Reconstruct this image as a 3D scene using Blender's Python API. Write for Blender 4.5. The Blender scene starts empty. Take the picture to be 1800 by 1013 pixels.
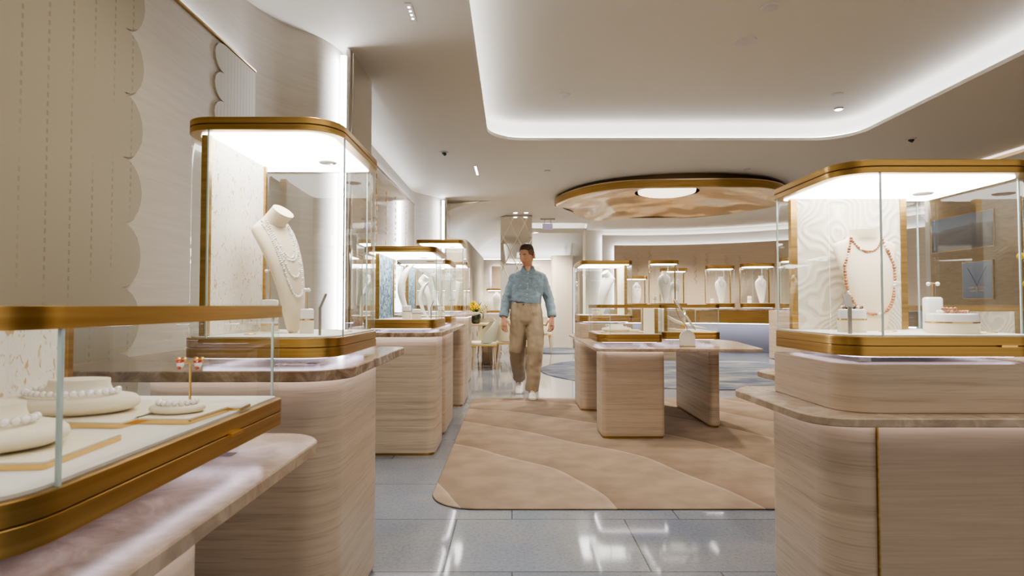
import bpy, bmesh, math, random
from mathutils import Vector, Matrix, Euler
random.seed(7)
C = bpy.context.scene.collection
PI = math.pi
R = math.radians

# ------------------------------------------------------------------ materials
def nmat(name):
    m = bpy.data.materials.new(name); m.use_nodes = True
    nt = m.node_tree; nt.nodes.clear()
    out = nt.nodes.new('ShaderNodeOutputMaterial')
    return m, nt, out
def N(nt, t, **kw):
    n = nt.nodes.new(t)
    for k, v in kw.items():
        if k in n.inputs.keys() if hasattr(n.inputs, 'keys') else False: n.inputs[k].default_value = v
        else: setattr(n, k, v)
    return n
def L(nt, a, ao, b, bi): nt.links.new(a.outputs[ao], b.inputs[bi])
def col4(c): return (c[0], c[1], c[2], 1)
def pbr(name, col, rough=.5, metal=0, spec=.5, sheen=0, emis=None, es=0, coat=0):
    m, nt, out = nmat(name)
    b = nt.nodes.new('ShaderNodeBsdfPrincipled')
    b.inputs['Base Color'].default_value = col4(col)
    b.inputs['Roughness'].default_value = rough
    b.inputs['Metallic'].default_value = metal
    b.inputs['Specular IOR Level'].default_value = spec
    b.inputs['Coat Weight'].default_value = coat
    if emis: b.inputs['Emission Color'].default_value = col4(emis); b.inputs['Emission Strength'].default_value = es
    L(nt, b, 0, out, 0)
    return m
def coords(nt, scale=(1,1,1), loc=(0,0,0), rot=(0,0,0)):
    tc = nt.nodes.new('ShaderNodeTexCoord'); mp = nt.nodes.new('ShaderNodeMapping')
    mp.inputs['Scale'].default_value = scale; mp.inputs['Location'].default_value = loc; mp.inputs['Rotation'].default_value = rot
    L(nt, tc, 'Object', mp, 0)
    return mp
def ramp(nt, stops):
    r = nt.nodes.new('ShaderNodeValToRGB'); e = r.color_ramp.elements
    while len(e) < len(stops): e.new(.5)
    for i, (p, c) in enumerate(stops): e[i].position = p; e[i].color = col4(c)
    return r
def noisy(name, scale, stops, rough=.5, metal=0, bump=0, detail=6, nscale=1.0, dist=0, bdist=.01, coat=0, spec=.5):
    m, nt, out = nmat(name)
    mp = coords(nt, scale)
    n = nt.nodes.new('ShaderNodeTexNoise'); n.inputs['Scale'].default_value = nscale; n.inputs['Detail'].default_value = detail
    n.inputs['Distortion'].default_value = dist
    L(nt, mp, 0, n, 0)
    r = ramp(nt, stops); L(nt, n, 0, r, 0)
    b = nt.nodes.new('ShaderNodeBsdfPrincipled'); L(nt, r, 0, b, 'Base Color')
    b.inputs['Roughness'].default_value = rough; b.inputs['Metallic'].default_value = metal; b.inputs['Coat Weight'].default_value = coat
    b.inputs['Specular IOR Level'].default_value = spec
    if bump:
        bp = nt.nodes.new('ShaderNodeBump'); bp.inputs['Strength'].default_value = bump; bp.inputs['Distance'].default_value = bdist
        L(nt, n, 0, bp, 'Height'); L(nt, bp, 0, b, 'Normal')
    L(nt, b, 0, out, 0)
    return m
def emit(name, col, s):
    m, nt, out = nmat(name)
    e = nt.nodes.new('ShaderNodeEmission'); e.inputs[0].default_value = col4(col); e.inputs[1].default_value = s
    L(nt, e, 0, out, 0)
    return m
def glass(name, tint=(.97, .985, .98), base=.045, gain=.55):
    m, nt, out = nmat(name)
    t = nt.nodes.new('ShaderNodeBsdfTransparent'); t.inputs[0].default_value = col4(tint)
    g = nt.nodes.new('ShaderNodeBsdfGlossy'); g.inputs['Roughness'].default_value = .01; g.inputs[0].default_value = (1, 1, 1, 1)
    lw = nt.nodes.new('ShaderNodeLayerWeight'); lw.inputs[0].default_value = .5
    p = nt.nodes.new('ShaderNodeMath'); p.operation = 'POWER'; p.inputs[1].default_value = 4
    q = nt.nodes.new('ShaderNodeMath'); q.operation = 'MULTIPLY_ADD'; q.inputs[1].default_value = gain; q.inputs[2].default_value = base
    mx = nt.nodes.new('ShaderNodeMixShader')
    L(nt, lw, 'Facing', p, 0); L(nt, p, 0, q, 0); L(nt, q, 0, mx, 0); L(nt, t, 0, mx, 1); L(nt, g, 0, mx, 2); L(nt, mx, 0, out, 0)
    return m

M = {}
M['paint'] = pbr('warm_plaster', (.68, .625, .525), .7)
M['wallpaint'] = noisy('linen_wall', (3, 3, 60), [(.3, (.49, .44, .365)), (.7, (.55, .495, .415))], .7, bump=.15, bdist=.002)
M['backwall'] = pbr('cream_wall', (.70, .645, .56), .6)
M['beigewall'] = noisy('beige_panel', (2, 2, 40), [(.3, (.55, .44, .33)), (.7, (.60, .49, .375))], .5)
M['tan'] = noisy('tan_veneer', (8, 8, 40), [(.3, (.32, .215, .10)), (.7, (.40, .275, .135))], .5)
M['lilacwall'] = pbr('lilac_grey_wall', (.42, .41, .47), .6)
M['brass'] = noisy('brushed_brass', (2, 2, 90), [(.3, (.36, .225, .075)), (.7, (.52, .34, .125))], .3, 1, bump=.03, bdist=.001)
M['darkbrass'] = pbr('dark_bronze', (.16, .11, .06), .4, 1)
M['groove'] = pbr('groove_shadow', (.16, .09, .03), .5, .6)
M['gold'] = pbr('polished_gold', (.80, .55, .22), .18, 1)
M['white'] = noisy('white_suede', (50, 50, 50), [(.3, (.76, .71, .63)), (.7, (.80, .75, .67))], .8)
M['cream'] = pbr('cream_suede', (.80, .72, .56), .75)
M['bustcream'] = pbr('cream_bust_fabric', (.78, .665, .49), .7)
M['gloss_white'] = pbr('white_lacquer', (.82, .80, .79), .2, coat=.4)
M['pearl'] = pbr('pearl', (.88, .84, .79), .15, coat=1)
M['glass'] = glass('clear_glass')
M['glass_edge'] = pbr('green_glass_edge', (.50, .62, .59), .08, 0, .8)
M['acrylic'] = glass('clear_acrylic', (.95, .95, .99), .12, .5)
M['led'] = emit('case_led', (1, .97, .92), 6.5)
M['cove'] = emit('cove_led', (.76, .84, 1), 13)
M['lilacled'] = emit('lilac_led', (.90, .80, 1), 2.6)
M['pinkled'] = emit('counter_led', (1, .90, .93), 5.0)
M['lilacfill'] = emit('lilac_wash_fill', (.86, .88, 1), 10)  # glow of the added strip under the curved counter
M['finled'] = emit('fin_led', (.84, .88, 1), 30)
M['edgeglow'] = emit('edge_glow', (.9, .93, 1), 1.3)
M['spot'] = emit('downlight', (1, .95, .88), 12)
M['globe'] = emit('lamp_globe', (1, .86, .66), 1.5)
M['mirror'] = pbr('mirror', (.80, .76, .70), .02, 1)
M['mirror_edge'] = pbr('mirror_edge_steel', (.55, .52, .48), .15, 1)
M['grey'] = pbr('grey_metal', (.28, .25, .22), .35, .8)
M['black'] = pbr('black', (.02, .02, .02), .4)
M['speaker'] = pbr('ceiling_speaker_white', (.60, .55, .50), .6)
M['wood_bead'] = noisy('wood_bead', (60, 60, 60), [(.3, (.22, .08, .035)), (.7, (.62, .28, .11))], .3, coat=.5)
M['pale_wood'] = noisy('pale_oak', (8, 8, 60), [(.3, (.52, .38, .24)), (.7, (.62, .47, .31))], .45)
M['chair_fabric'] = pbr('cream_leather', (.74, .66, .50), .5)
M['chair_sage'] = pbr('sage_fabric', (.50, .50, .38), .7)
M['yellow'] = pbr('yellow_piping', (.80, .55, .08), .5)
M['petal'] = pbr('yellow_petal', (.85, .62, .03), .5)
M['petal2'] = pbr('cream_petal', (.68, .60, .38), .6)
M['leaf'] = noisy('leaf_green', (20, 20, 20), [(.3, (.06, .20, .02)), (.7, (.20, .42, .05))], .45)
M['vase'] = pbr('dark_green_vase', (.03, .05, .03), .15, coat=.6)
M['lilac'] = pbr('lilac_sign', (.50, .42, .62), .5, emis=(.5, .42, .62), es=.25)
M['red'] = pbr('red_enamel', (.6, .05, .04), .25)
M['marble_white'] = noisy('white_marble', (6, 6, 6), [(.4, (.80, .77, .72)), (.6, (.72, .68, .63))], .2)
M['skin'] = noisy('skin', (30, 30, 30), [(.3, (.52, .27, .175)), (.7, (.60, .33, .22))], .5)
M['lip'] = pbr('lip', (.42, .16, .12), .5)
M['hair'] = noisy('dark_brown_hair', (60, 60, 160), [(.3, (.025, .013, .008)), (.7, (.075, .036, .022))], .6, bump=.3)
M['stubble'] = noisy('short_side_hair', (90, 90, 90), [(.3, (.13, .075, .045)), (.7, (.21, .125, .08))], .7)
M['eyew'] = pbr('eye_white', (.42, .36, .32), .3)
M['iris'] = pbr('iris_dark', (.03, .02, .015), .2)
M['trousers'] = noisy('khaki_cotton', (9, 9, 2.6), [(.3, (.315, .245, .165)), (.7, (.36, .285, .198))], .8, bump=.5, bdist=.03, detail=2, dist=1)
M['shirt'] = noisy('pale_blue_cotton', (5, 5, 9), [(.3, (.195, .262, .312)), (.7, (.225, .295, .346))], .8, bump=.55, bdist=.03, detail=2, dist=1.5)
M['shirtd'] = pbr('blue_cotton_plain', (.21, .29, .35), .8)
M['shoe'] = pbr('white_leather_shoe', (.72, .68, .62), .5)
M['sole'] = pbr('shoe_sole', (.62, .56, .46), .6)

def travertine(name, a, b, c, vs=22):
    m, nt, out = nmat(name)
    mp = coords(nt, (.9, .9, vs*1.35)); mp2 = coords(nt, (5, 5, 160))
    n = nt.nodes.new('ShaderNodeTexNoise'); n.inputs['Scale'].default_value = 1; n.inputs['Detail'].default_value = 8; n.inputs['Roughness'].default_value = .62; n.inputs['Distortion'].default_value = .25
    n2 = nt.nodes.new('ShaderNodeTexNoise'); n2.inputs['Scale'].default_value = 1; n2.inputs['Detail'].default_value = 4
    L(nt, mp, 0, n, 0); L(nt, mp2, 0, n2, 0)
    r = ramp(nt, [(.28, a), (.5, b), (.74, c)]); L(nt, n, 0, r, 0)
    r2 = ramp(nt, [(.33, (.72, .70, .67)), (.46, (1, 1, 1))]); L(nt, n2, 0, r2, 0)
    mx = nt.nodes.new('ShaderNodeMix'); mx.data_type = 'RGBA'; mx.blend_type = 'MULTIPLY'; mx.inputs[0].default_value = .6
    L(nt, r, 0, mx, 6); L(nt, r2, 0, mx, 7)
    bs = nt.nodes.new('ShaderNodeBsdfPrincipled'); bs.inputs['Roughness'].default_value = .38
    L(nt, mx, 2, bs, 'Base Color')
    bp = nt.nodes.new('ShaderNodeBump'); bp.inputs['Strength'].default_value = .15; bp.inputs['Distance'].default_value = .003
    L(nt, n2, 0, bp, 'Height'); L(nt, bp, 0, bs, 'Normal'); L(nt, bs, 0, out, 0)
    return m
M['trav'] = travertine('travertine', (.36, .28, .205), (.455, .36, .27), (.53, .425, .325))
M['trav_grey'] = travertine('grey_travertine', (.31, .26, .20), (.50, .41, .31), (.61, .51, .39), 30)
M['oak'] = noisy('limed_oak', (3, 3, 120), [(.3, (.38, .295, .22)), (.7, (.44, .345, .26))], .45, bump=.12, bdist=.002)
def marble(name, a, b, c, rough=.12):
    m, nt, out = nmat(name)
    mp = coords(nt, (1, 1, 1))
    n = nt.nodes.new('ShaderNodeTexNoise'); n.inputs['Scale'].default_value = 9; n.inputs['Detail'].default_value = 10; n.inputs['Roughness'].default_value = .65; n.inputs['Distortion'].default_value = 1.2
    L(nt, mp, 0, n, 0)
    r = ramp(nt, [(.36, a), (.5, b), (.62, c)]); L(nt, n, 0, r, 0)
    bs = nt.nodes.new('ShaderNodeBsdfPrincipled'); bs.inputs['Roughness'].default_value = rough
    L(nt, r, 0, bs, 'Base Color'); L(nt, bs, 0, out, 0)
    return m
M['slab_brown'] = marble('brown_marble', (.17, .11, .07), (.30, .21, .14), (.46, .36, .27), .18)
M['slab_beige'] = marble('beige_marble', (.28, .205, .145), (.36, .28, .205), (.45, .36, .28), .2)

def floor_mat():
    m, nt, out = nmat('polished_granite_tiles')
    mp = coords(nt, (1, 1, 1), (0, -.075, 0))
    br = nt.nodes.new('ShaderNodeTexBrick'); br.inputs['Scale'].default_value = 1; br.offset = .33
    br.inputs['Brick Width'].default_value = .86; br.inputs['Row Height'].default_value = .6; br.inputs['Mortar Size'].default_value = .0035
    br.inputs['Mortar Smooth'].default_value = .1
    br.inputs['Color1'].default_value = (.205, .23, .275, 1); br.inputs['Color2'].default_value = (.24, .265, .305, 1); br.inputs['Mortar'].default_value = (.10, .11, .125, 1)
    L(nt, mp, 0, br, 0)
    mp2 = coords(nt)
    n = nt.nodes.new('ShaderNodeTexNoise'); n.inputs['Scale'].default_value = 60; n.inputs['Detail'].default_value = 6; n.inputs['Roughness'].default_value = .75; L(nt, mp2, 0, n, 0)
    n2 = nt.nodes.new('ShaderNodeTexNoise'); n2.inputs['Scale'].default_value = 2.2; n2.inputs['Detail'].default_value = 6; n2.inputs['Distortion'].default_value = 1; L(nt, mp2, 0, n2, 0)
    r = ramp(nt, [(.34, (.66, .68, .72)), (.5, (.98, .98, .98)), (.68, (1.12, 1.09, 1.04))]); L(nt, n, 0, r, 0)
    r2 = ramp(nt, [(.3, (.86, .90, .98)), (.7, (1.1, 1.06, .98))]); L(nt, n2, 0, r2, 0)
    a = nt.nodes.new('ShaderNodeMix'); a.data_type = 'RGBA'; a.blend_type = 'MULTIPLY'; a.inputs[0].default_value = .85
    b = nt.nodes.new('ShaderNodeMix'); b.data_type = 'RGBA'; b.blend_type = 'MULTIPLY'; b.inputs[0].default_value = .9
    L(nt, br, 0, a, 6); L(nt, r, 0, a, 7); L(nt, a, 2, b, 6); L(nt, r2, 0, b, 7)
    bs = nt.nodes.new('ShaderNodeBsdfPrincipled'); bs.inputs['Roughness'].default_value = .07; bs.inputs['Specular IOR Level'].default_value = .6
    L(nt, b, 2, bs, 'Base Color'); L(nt, bs, 0, out, 0)
    return m
M['floor'] = floor_mat()
def rug_mat():
    m, nt, out = nmat('beige_wave_carpet')
    mp = coords(nt)
    n = nt.nodes.new('ShaderNodeTexNoise'); n.inputs['Scale'].default_value = .55; n.inputs['Detail'].default_value = 1.5
    L(nt, mp, 0, n, 0)
    vm = nt.nodes.new('ShaderNodeVectorMath'); vm.operation = 'DISTANCE'; vm.inputs[1].default_value = (-1.9, 2.6, 0)
    L(nt, mp, 0, vm, 0)
    a = nt.nodes.new('ShaderNodeMath'); a.operation = 'MULTIPLY_ADD'; a.inputs[1].default_value = .75
    L(nt, n, 0, a, 0); L(nt, vm, 'Value', a, 2)
    k = nt.nodes.new('ShaderNodeMath'); k.operation = 'MULTIPLY'; k.inputs[1].default_value = 1.38; L(nt, a, 0, k, 0)
    f = nt.nodes.new('ShaderNodeMath'); f.operation = 'FRACT'; L(nt, k, 0, f, 0)
    r = ramp(nt, [(0, (.225, .170, .125)), (.35, (.268, .207, .155)), (.95, (.30, .235, .178)), (1.0, (.37, .30, .235))]); L(nt, f, 0, r, 0)
    n2 = nt.nodes.new('ShaderNodeTexNoise'); n2.inputs['Scale'].default_value = 5; n2.inputs['Detail'].default_value = 5; L(nt, mp, 0, n2, 0)
    r2 = ramp(nt, [(.35, (.86, .85, .84)), (.65, (1.10, 1.09, 1.08))]); L(nt, n2, 0, r2, 0)
    mx = nt.nodes.new('ShaderNodeMix'); mx.data_type = 'RGBA'; mx.blend_type = 'MULTIPLY'; mx.inputs[0].default_value = .9
    L(nt, r, 0, mx, 6); L(nt, r2, 0, mx, 7)
    n3 = nt.nodes.new('ShaderNodeTexNoise'); n3.inputs['Scale'].default_value = 400; L(nt, mp, 0, n3, 0)
    bp = nt.nodes.new('ShaderNodeBump'); bp.inputs['Strength'].default_value = .3; bp.inputs['Distance'].default_value = .003; L(nt, n3, 0, bp, 'Height')
    bs = nt.nodes.new('ShaderNodeBsdfPrincipled'); bs.inputs['Roughness'].default_value = .95; bs.inputs['Specular IOR Level'].default_value = .15
    L(nt, mx, 2, bs, 'Base Color'); L(nt, bp, 0, bs, 'Normal'); L(nt, bs, 0, out, 0)
    return m
M['rug'] = rug_mat()
M['bluerug'] = noisy('blue_grey_carpet', (.9, 2.0, 1), [(.36, (.075, .088, .125)), (.52, (.13, .14, .165)), (.66, (.235, .22, .20))], .95, detail=5, dist=.8, nscale=1.6, spec=.1)
# flecked panel with gold strokes
def fleck_mat(name, base, fl, scale, thr, warp=.0):
    m, nt, out = nmat(name)
    mp = coords(nt, scale)
    v = nt.nodes.new('ShaderNodeTexNoise'); v.inputs['Scale'].default_value = 1; v.inputs['Detail'].default_value = 3; v.inputs['Distortion'].default_value = 1.5
    L(nt, mp, 0, v, 0)
    r = ramp(nt, [(thr, base), (thr + .04, fl)]); L(nt, v, 0, r, 0)
    bs = nt.nodes.new('ShaderNodeBsdfPrincipled'); bs.inputs['Roughness'].default_value = .5
    bp = nt.nodes.new('ShaderNodeBump'); bp.inputs['Strength'].default_value = .4; bp.inputs['Distance'].default_value = .004
    L(nt, v, 0, bp, 'Height'); L(nt, bp, 0, bs, 'Normal')
    L(nt, r, 0, bs, 'Base Color'); L(nt, bs, 0, out, 0)
    return m
M['fleck'] = fleck_mat('gold_flecked_silk', (.82, .77, .70), (.60, .42, .22), (60, 60, 30), .60)
def wavy_mat(name, a, b, scale, dist, bump, wt='BANDS', rot=(0, 0, 0)):
    m, nt, out = nmat(name)
    mp = coords(nt, (1, 1, 1), rot=rot)
    w = nt.nodes.new('ShaderNodeTexWave'); w.wave_type = wt; w.inputs['Scale'].default_value = scale; w.inputs['Distortion'].default_value = dist; w.inputs['Detail'].default_value = 2; w.inputs['Detail Scale'].default_value = 1.0
    L(nt, mp, 0, w, 0)
    r = ramp(nt, [(.2, a), (.9, b)]); L(nt, w, 1, r, 0)
    bs = nt.nodes.new('ShaderNodeBsdfPrincipled'); bs.inputs['Roughness'].default_value = .6
    bp = nt.nodes.new('ShaderNodeBump'); bp.inputs['Strength'].default_value = bump; bp.inputs['Distance'].default_value = .01
    L(nt, w, 1, bp, 'Height'); L(nt, bp, 0, bs, 'Normal'); L(nt, r, 0, bs, 'Base Color'); L(nt, bs, 0, out, 0)
    return m
def contour_mat(name, a, b):
    m, nt, out = nmat(name); mp = coords(nt)
    n = nt.nodes.new('ShaderNodeTexNoise'); n.inputs['Scale'].default_value = 4.5; n.inputs['Detail'].default_value = 1.2; L(nt, mp, 0, n, 0)
    k = nt.nodes.new('ShaderNodeMath'); k.operation = 'MULTIPLY'; k.inputs[1].default_value = 150; L(nt, n, 0, k, 0)
    w = nt.nodes.new('ShaderNodeMath'); w.operation = 'SINE'; L(nt, k, 0, w, 0)
    r = ramp(nt, [(0, a), (.6, b)]); L(nt, w, 0, r, 0)
    bs = nt.nodes.new('ShaderNodeBsdfPrincipled'); bs.inputs['Roughness'].default_value = .7
    bp = nt.nodes.new('ShaderNodeBump'); bp.inputs['Strength'].default_value = .35; bp.inputs['Distance'].default_value = .003
    L(nt, w, 0, bp, 'Height'); L(nt, bp, 0, bs, 'Normal'); L(nt, r, 0, bs, 'Base Color'); L(nt, bs, 0, out, 0); return m
M['relief'] = contour_mat('carved_cream_relief', (.66, .60, .49), (.78, .72, .62))
M['bluewave'] = wavy_mat('blue_wave_silk', (.02, .09, .18), (.36, .45, .50), 14, 14, .3, 'BANDS', (0, 0, .5))
M['creampanel'] = pbr('cream_panel', (.84, .76, .60), .6)
def dash_mat(name, base, mark, ky, kz, duty):
    # vertical rows of short dashes in the panel's own y-z plane
    m, nt, out = nmat(name)
    tc = nt.nodes.new('ShaderNodeTexCoord'); sp = nt.nodes.new('ShaderNodeSeparateXYZ'); L(nt, tc, 'Object', sp, 0)
    def frac(o, k):
        a = nt.nodes.new('ShaderNodeMath'); a.operation = 'MULTIPLY'; a.inputs[1].default_value = k; L(nt, sp, o, a, 0)
        b = nt.nodes.new('ShaderNodeMath'); b.operation = 'FRACT'; L(nt, a, 0, b, 0); return b
    fy = frac('Y', ky); fz = frac('Z', kz)
    ly = nt.nodes.new('ShaderNodeMath'); ly.operation = 'LESS_THAN'; ly.inputs[1].default_value = duty; L(nt, fy, 0, ly, 0)
    lz = nt.nodes.new('ShaderNodeMath'); lz.operation = 'LESS_THAN'; lz.inputs[1].default_value = .55; L(nt, fz, 0, lz, 0)
    mu = nt.nodes.new('ShaderNodeMath'); mu.operation = 'MULTIPLY'; L(nt, ly, 0, mu, 0); L(nt, lz, 0, mu, 1)
    n = nt.nodes.new('ShaderNodeTexNoise'); n.inputs['Scale'].default_value = 3; L(nt, tc, 'Object', n, 0)
    r = ramp(nt, [(.4, (0, 0, 0)), (.55, (1, 1, 1))]); L(nt, n, 0, r, 0)
    m2 = nt.nodes.new('ShaderNodeMath'); m2.operation = 'MULTIPLY'; L(nt, mu, 0, m2, 0); L(nt, r, 0, m2, 1)
    mx = nt.nodes.new('ShaderNodeMix'); mx.data_type = 'RGBA'; mx.inputs[6].default_value = col4(base); mx.inputs[7].default_value = col4(mark)
    L(nt, m2, 0, mx, 0)
    bs = nt.nodes.new('ShaderNodeBsdfPrincipled'); bs.inputs['Roughness'].default_value = .65; L(nt, mx, 2, bs, 'Base Color'); L(nt, bs, 0, out, 0)
    return m
M['dash'] = dash_mat('stitched_silk', (.36, .315, .225), (.27, .23, .165), 9, 32, .08)
M['stripe'] = dash_mat('striped_silk', (.44, .40, .31), (.33, .29, .215), 26, .01, .15)
M['tinted'] = noisy('bronze_tinted_mirror', (1, 1, 1), [(.3, (.50, .42, .31)), (.7, (.54, .46, .35))], .12, .75)
def dish_mat():
    m, nt, out = nmat('hammered_bronze')
    mp = coords(nt); n = nt.nodes.new('ShaderNodeTexNoise'); n.inputs['Scale'].default_value = .9; n.inputs['Detail'].default_value = 1.5; L(nt, mp, 0, n, 0)
    bp = nt.nodes.new('ShaderNodeBump'); bp.inputs['Strength'].default_value = 1; bp.inputs['Distance'].default_value = .5; L(nt, n, 0, bp, 'Height')
    bs = nt.nodes.new('ShaderNodeBsdfPrincipled'); bs.inputs['Base Color'].default_value = (.78, .62, .42, 1); bs.inputs['Metallic'].default_value = 1; bs.inputs['Roughness'].default_value = .3
    L(nt, bp, 0, bs, 'Normal'); L(nt, bs, 0, out, 0)
    return m
M['dish'] = dish_mat()

# ------------------------------------------------------------------ mesh builder
class MB:
    def __init__(s): s.v = []; s.f = []; s.m = []; s.cur = 0
    def add(s, vs, fs):
        o = len(s.v); s.v += [tuple(p) for p in vs]
        for f in fs: s.f.append(tuple(i + o for i in f)); s.m.append(s.cur)
        return s
    def box(s, x0, x1, y0, y1, z0, z1):
        return s.add([(x0,y0,z0),(x1,y0,z0),(x1,y1,z0),(x0,y1,z0),(x0,y0,z1),(x1,y0,z1),(x1,y1,z1),(x0,y1,z1)],
                     [(0,3,2,1),(4,5,6,7),(0,1,5,4),(1,2,6,5),(2,3,7,6),(3,0,4,7)])
    def rings(s, rs, cap=True, closed=True):
        n = len(rs[0]); vs = [p for r in rs for p in r]; fs = []
        for k in range(len(rs) - 1):
            for i in range(n if closed else n - 1):
                j = (i + 1) % n
                fs.append((k*n+i, k*n+j, (k+1)*n+j, (k+1)*n+i))
        if cap:
            fs.append(tuple(range(n - 1, -1, -1))); fs.append(tuple((len(rs)-1)*n + i for i in range(n)))
        return s.add(vs, fs)
    def prism(s, out, z0, z1, bev=0):
        if bev:
            ins = offset(out, -bev)
            return s.rings([[(x,y,z0) for x,y in ins], [(x,y,z0+bev) for x,y in out], [(x,y,z1-bev) for x,y in out], [(x,y,z1) for x,y in ins]])
        return s.rings([[(x,y,z0) for x,y in out], [(x,y,z1) for x,y in out]])
    def ringprism(s, out, inn, z0, z1):
        n = len(out)
        a = [(x,y,z0) for x,y in out]; b = [(x,y,z1) for x,y in out]; c = [(x,y,z1) for x,y in inn]; d = [(x,y,z0) for x,y in inn]
        return s.rings([a, b, c, d, a], cap=False)
    def tube(s, pts, rad, n=10, cap=True):
        pts = [Vector(p) for p in pts]
        if not hasattr(rad, '__len__'): rad = [rad] * len(pts)
        t0 = (pts[1] - pts[0]).normalized()
        up = Vector((0,0,1)) if abs(t0.z) < .8 else Vector((0,-1,0))
        u = t0.cross(up).normalized(); rs = []
        for i, p in enumerate(pts):
            a = pts[max(i-1,0)]; b = pts[min(i+1,len(pts)-1)]; t = (b - a).normalized()
            u = (u - t * u.dot(t)).normalized(); w = t.cross(u)
            rr = rad[i]; ra, rb = rr if hasattr(rr, '__len__') else (rr, rr)
            rs.append([p + u*ra*math.cos(2*PI*k/n) + w*rb*math.sin(2*PI*k/n) for k in range(n)])
        return s.rings(rs, cap)
    def sphere(s, c, r, nu=12, nv=8, sc=(1,1,1)):
        c = Vector(c); vs = [c + Vector((0,0,r*sc[2]))]
        for j in range(1, nv):
            a = PI*j/nv
            for i in range(nu):
                b = 2*PI*i/nu; vs.append(c + Vector((math.sin(a)*math.cos(b)*r*sc[0], math.sin(a)*math.sin(b)*r*sc[1], math.cos(a)*r*sc[2])))
        vs.append(c - Vector((0,0,r*sc[2]))); fs = []
        for i in range(nu):
            fs.append((0, 1+i, 1+(i+1)%nu)); 
            for j in range(nv-2):
                a=1+j*nu+i; b=1+j*nu+(i+1)%nu; fs.append((a, a+nu, b+nu, b))
            l = 1+(nv-2)*nu; fs.append((l+i, len(vs)-1, l+(i+1)%nu))
        return s.add(vs, fs)
    def lathe(s, prof, c=(0,0,0), n=32, cap=True):
        return s.rings([[(c[0]+r*math.cos(2*PI*k/n), c[1]+r*math.sin(2*PI*k/n), c[2]+z) for k in range(n)] for r, z in prof], cap)
def offset(out, d):
    """move a counter-clockwise outline outwards by d"""
    n = len(out); res = []
    for i in range(n):
        a = Vector(out[i-1]); b = Vector(out[i]); c = Vector(out[(i+1) % n])
        e1 = b - a; e2 = c - b
        if e1.length < 1e-7: e1 = e2
        if e2.length < 1e-7: e2 = e1
        n1 = Vector((e1.y, -e1.x)).normalized(); n2 = Vector((e2.y, -e2.x)).normalized()
        m = n1 + n2; m = m / max(m.length_squared / 2, .3)
        res.append((b.x + m.x*d, b.y + m.y*d))
    return res
def rrect(x0, x1, y0, y1, r=.1, seg=8):
    if not hasattr(r, '__len__'): r = [r]*4      # corners: x0y0, x1y0, x1y1, x0y1
    pts = []
    for (cx, cy, a0, q) in ((x0+r[0], y0+r[0], 180, r[0]), (x1-r[1], y0+r[1], 270, r[1]), (x1-r[2], y1-r[2], 0, r[2]), (x0+r[3], y1-r[3], 90, r[3])):
        for k in range(seg + 1):
            a = R(a0 + 90*k/seg); pts.append((cx + q*math.cos(a), cy + q*math.sin(a)))
    return pts
def poly_round(pts, rs, seg=8):
    """round the corners of a counter-clockwise polygon"""
    out = []; n = len(pts)
    for i in range(n):
        p = Vector(pts[i]); a = (Vector(pts[i-1]) - p); b = (Vector(pts[(i+1) % n]) - p); r = rs[i] if hasattr(rs, '__len__') else rs
        if r <= 0: out.append(tuple(p)); continue
        p0 = p + a.normalized()*r; p1 = p + b.normalized()*r
        for k in range(seg + 1):
            t = k/seg; q = p0*(1-t)**2 + p*2*t*(1-t) + p1*t*t; out.append(tuple(q))
    return out
def obj(name, mb, mat, parent=None, loc=(0,0,0), smooth=None, mods=None):
    me = bpy.data.meshes.new(name); me.from_pydata(mb.v, [], mb.f)
    mats = mat if isinstance(mat, (list, tuple)) else [mat]
    for k in mats: me.materials.append(M[k])
    for i, p in enumerate(me.polygons): p.material_index = mb.m[i]
    bm = bmesh.new(); bm.from_mesh(me); bmesh.ops.remove_doubles(bm, verts=bm.verts, dist=1e-6)
    bmesh.ops.recalc_face_normals(bm, faces=bm.faces); bm.to_mesh(me); bm.free()
    if smooth is not None:
        for p in me.polygons: p.use_smooth = True
        me.set_sharp_from_angle(angle=R(smooth))
    o = bpy.data.objects.new(name, me); C.objects.link(o); o.location = loc
    if parent: o.parent = parent
    return o
def tag(o, label, cat, group=None):
    o['label'] = label; o['category'] = cat
    if group: o['group'] = group
    return o
def thing(name, label, cat, loc=(0,0,0), rz=0, group=None):
    o = bpy.data.objects.new(name, None); C.objects.link(o); o.empty_display_size = .1
    o.location = loc; o.rotation_euler = (0,0,rz)
    return tag(o, label, cat, group)
def struct(name, mb, mat, smooth=None):
    o = obj(name, mb, mat, smooth=smooth); o['kind'] = 'structure'; return o
def catmull(pts, n=8):
    P = [Vector(p) for p in pts]; P = [P[0]*2 - P[1]] + P + [P[-1]*2 - P[-2]]; out = []
    for i in range(1, len(P) - 2):
        for k in range(n):
            t = k/n; a,b,c,d = P[i-1],P[i],P[i+1],P[i+2]
            out.append(.5*((2*b)+(c-a)*t+(2*a-5*b+4*c-d)*t*t+(3*b-a-3*c+d)*t**3))
    out.append(P[-2]); return out
def copy_tree(o, parent=None):
    c = o.copy(); C.objects.link(c); c.parent = parent
    for ch in [x for x in bpy.data.objects if x.parent == o]: copy_tree(ch, c)
    return c

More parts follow.
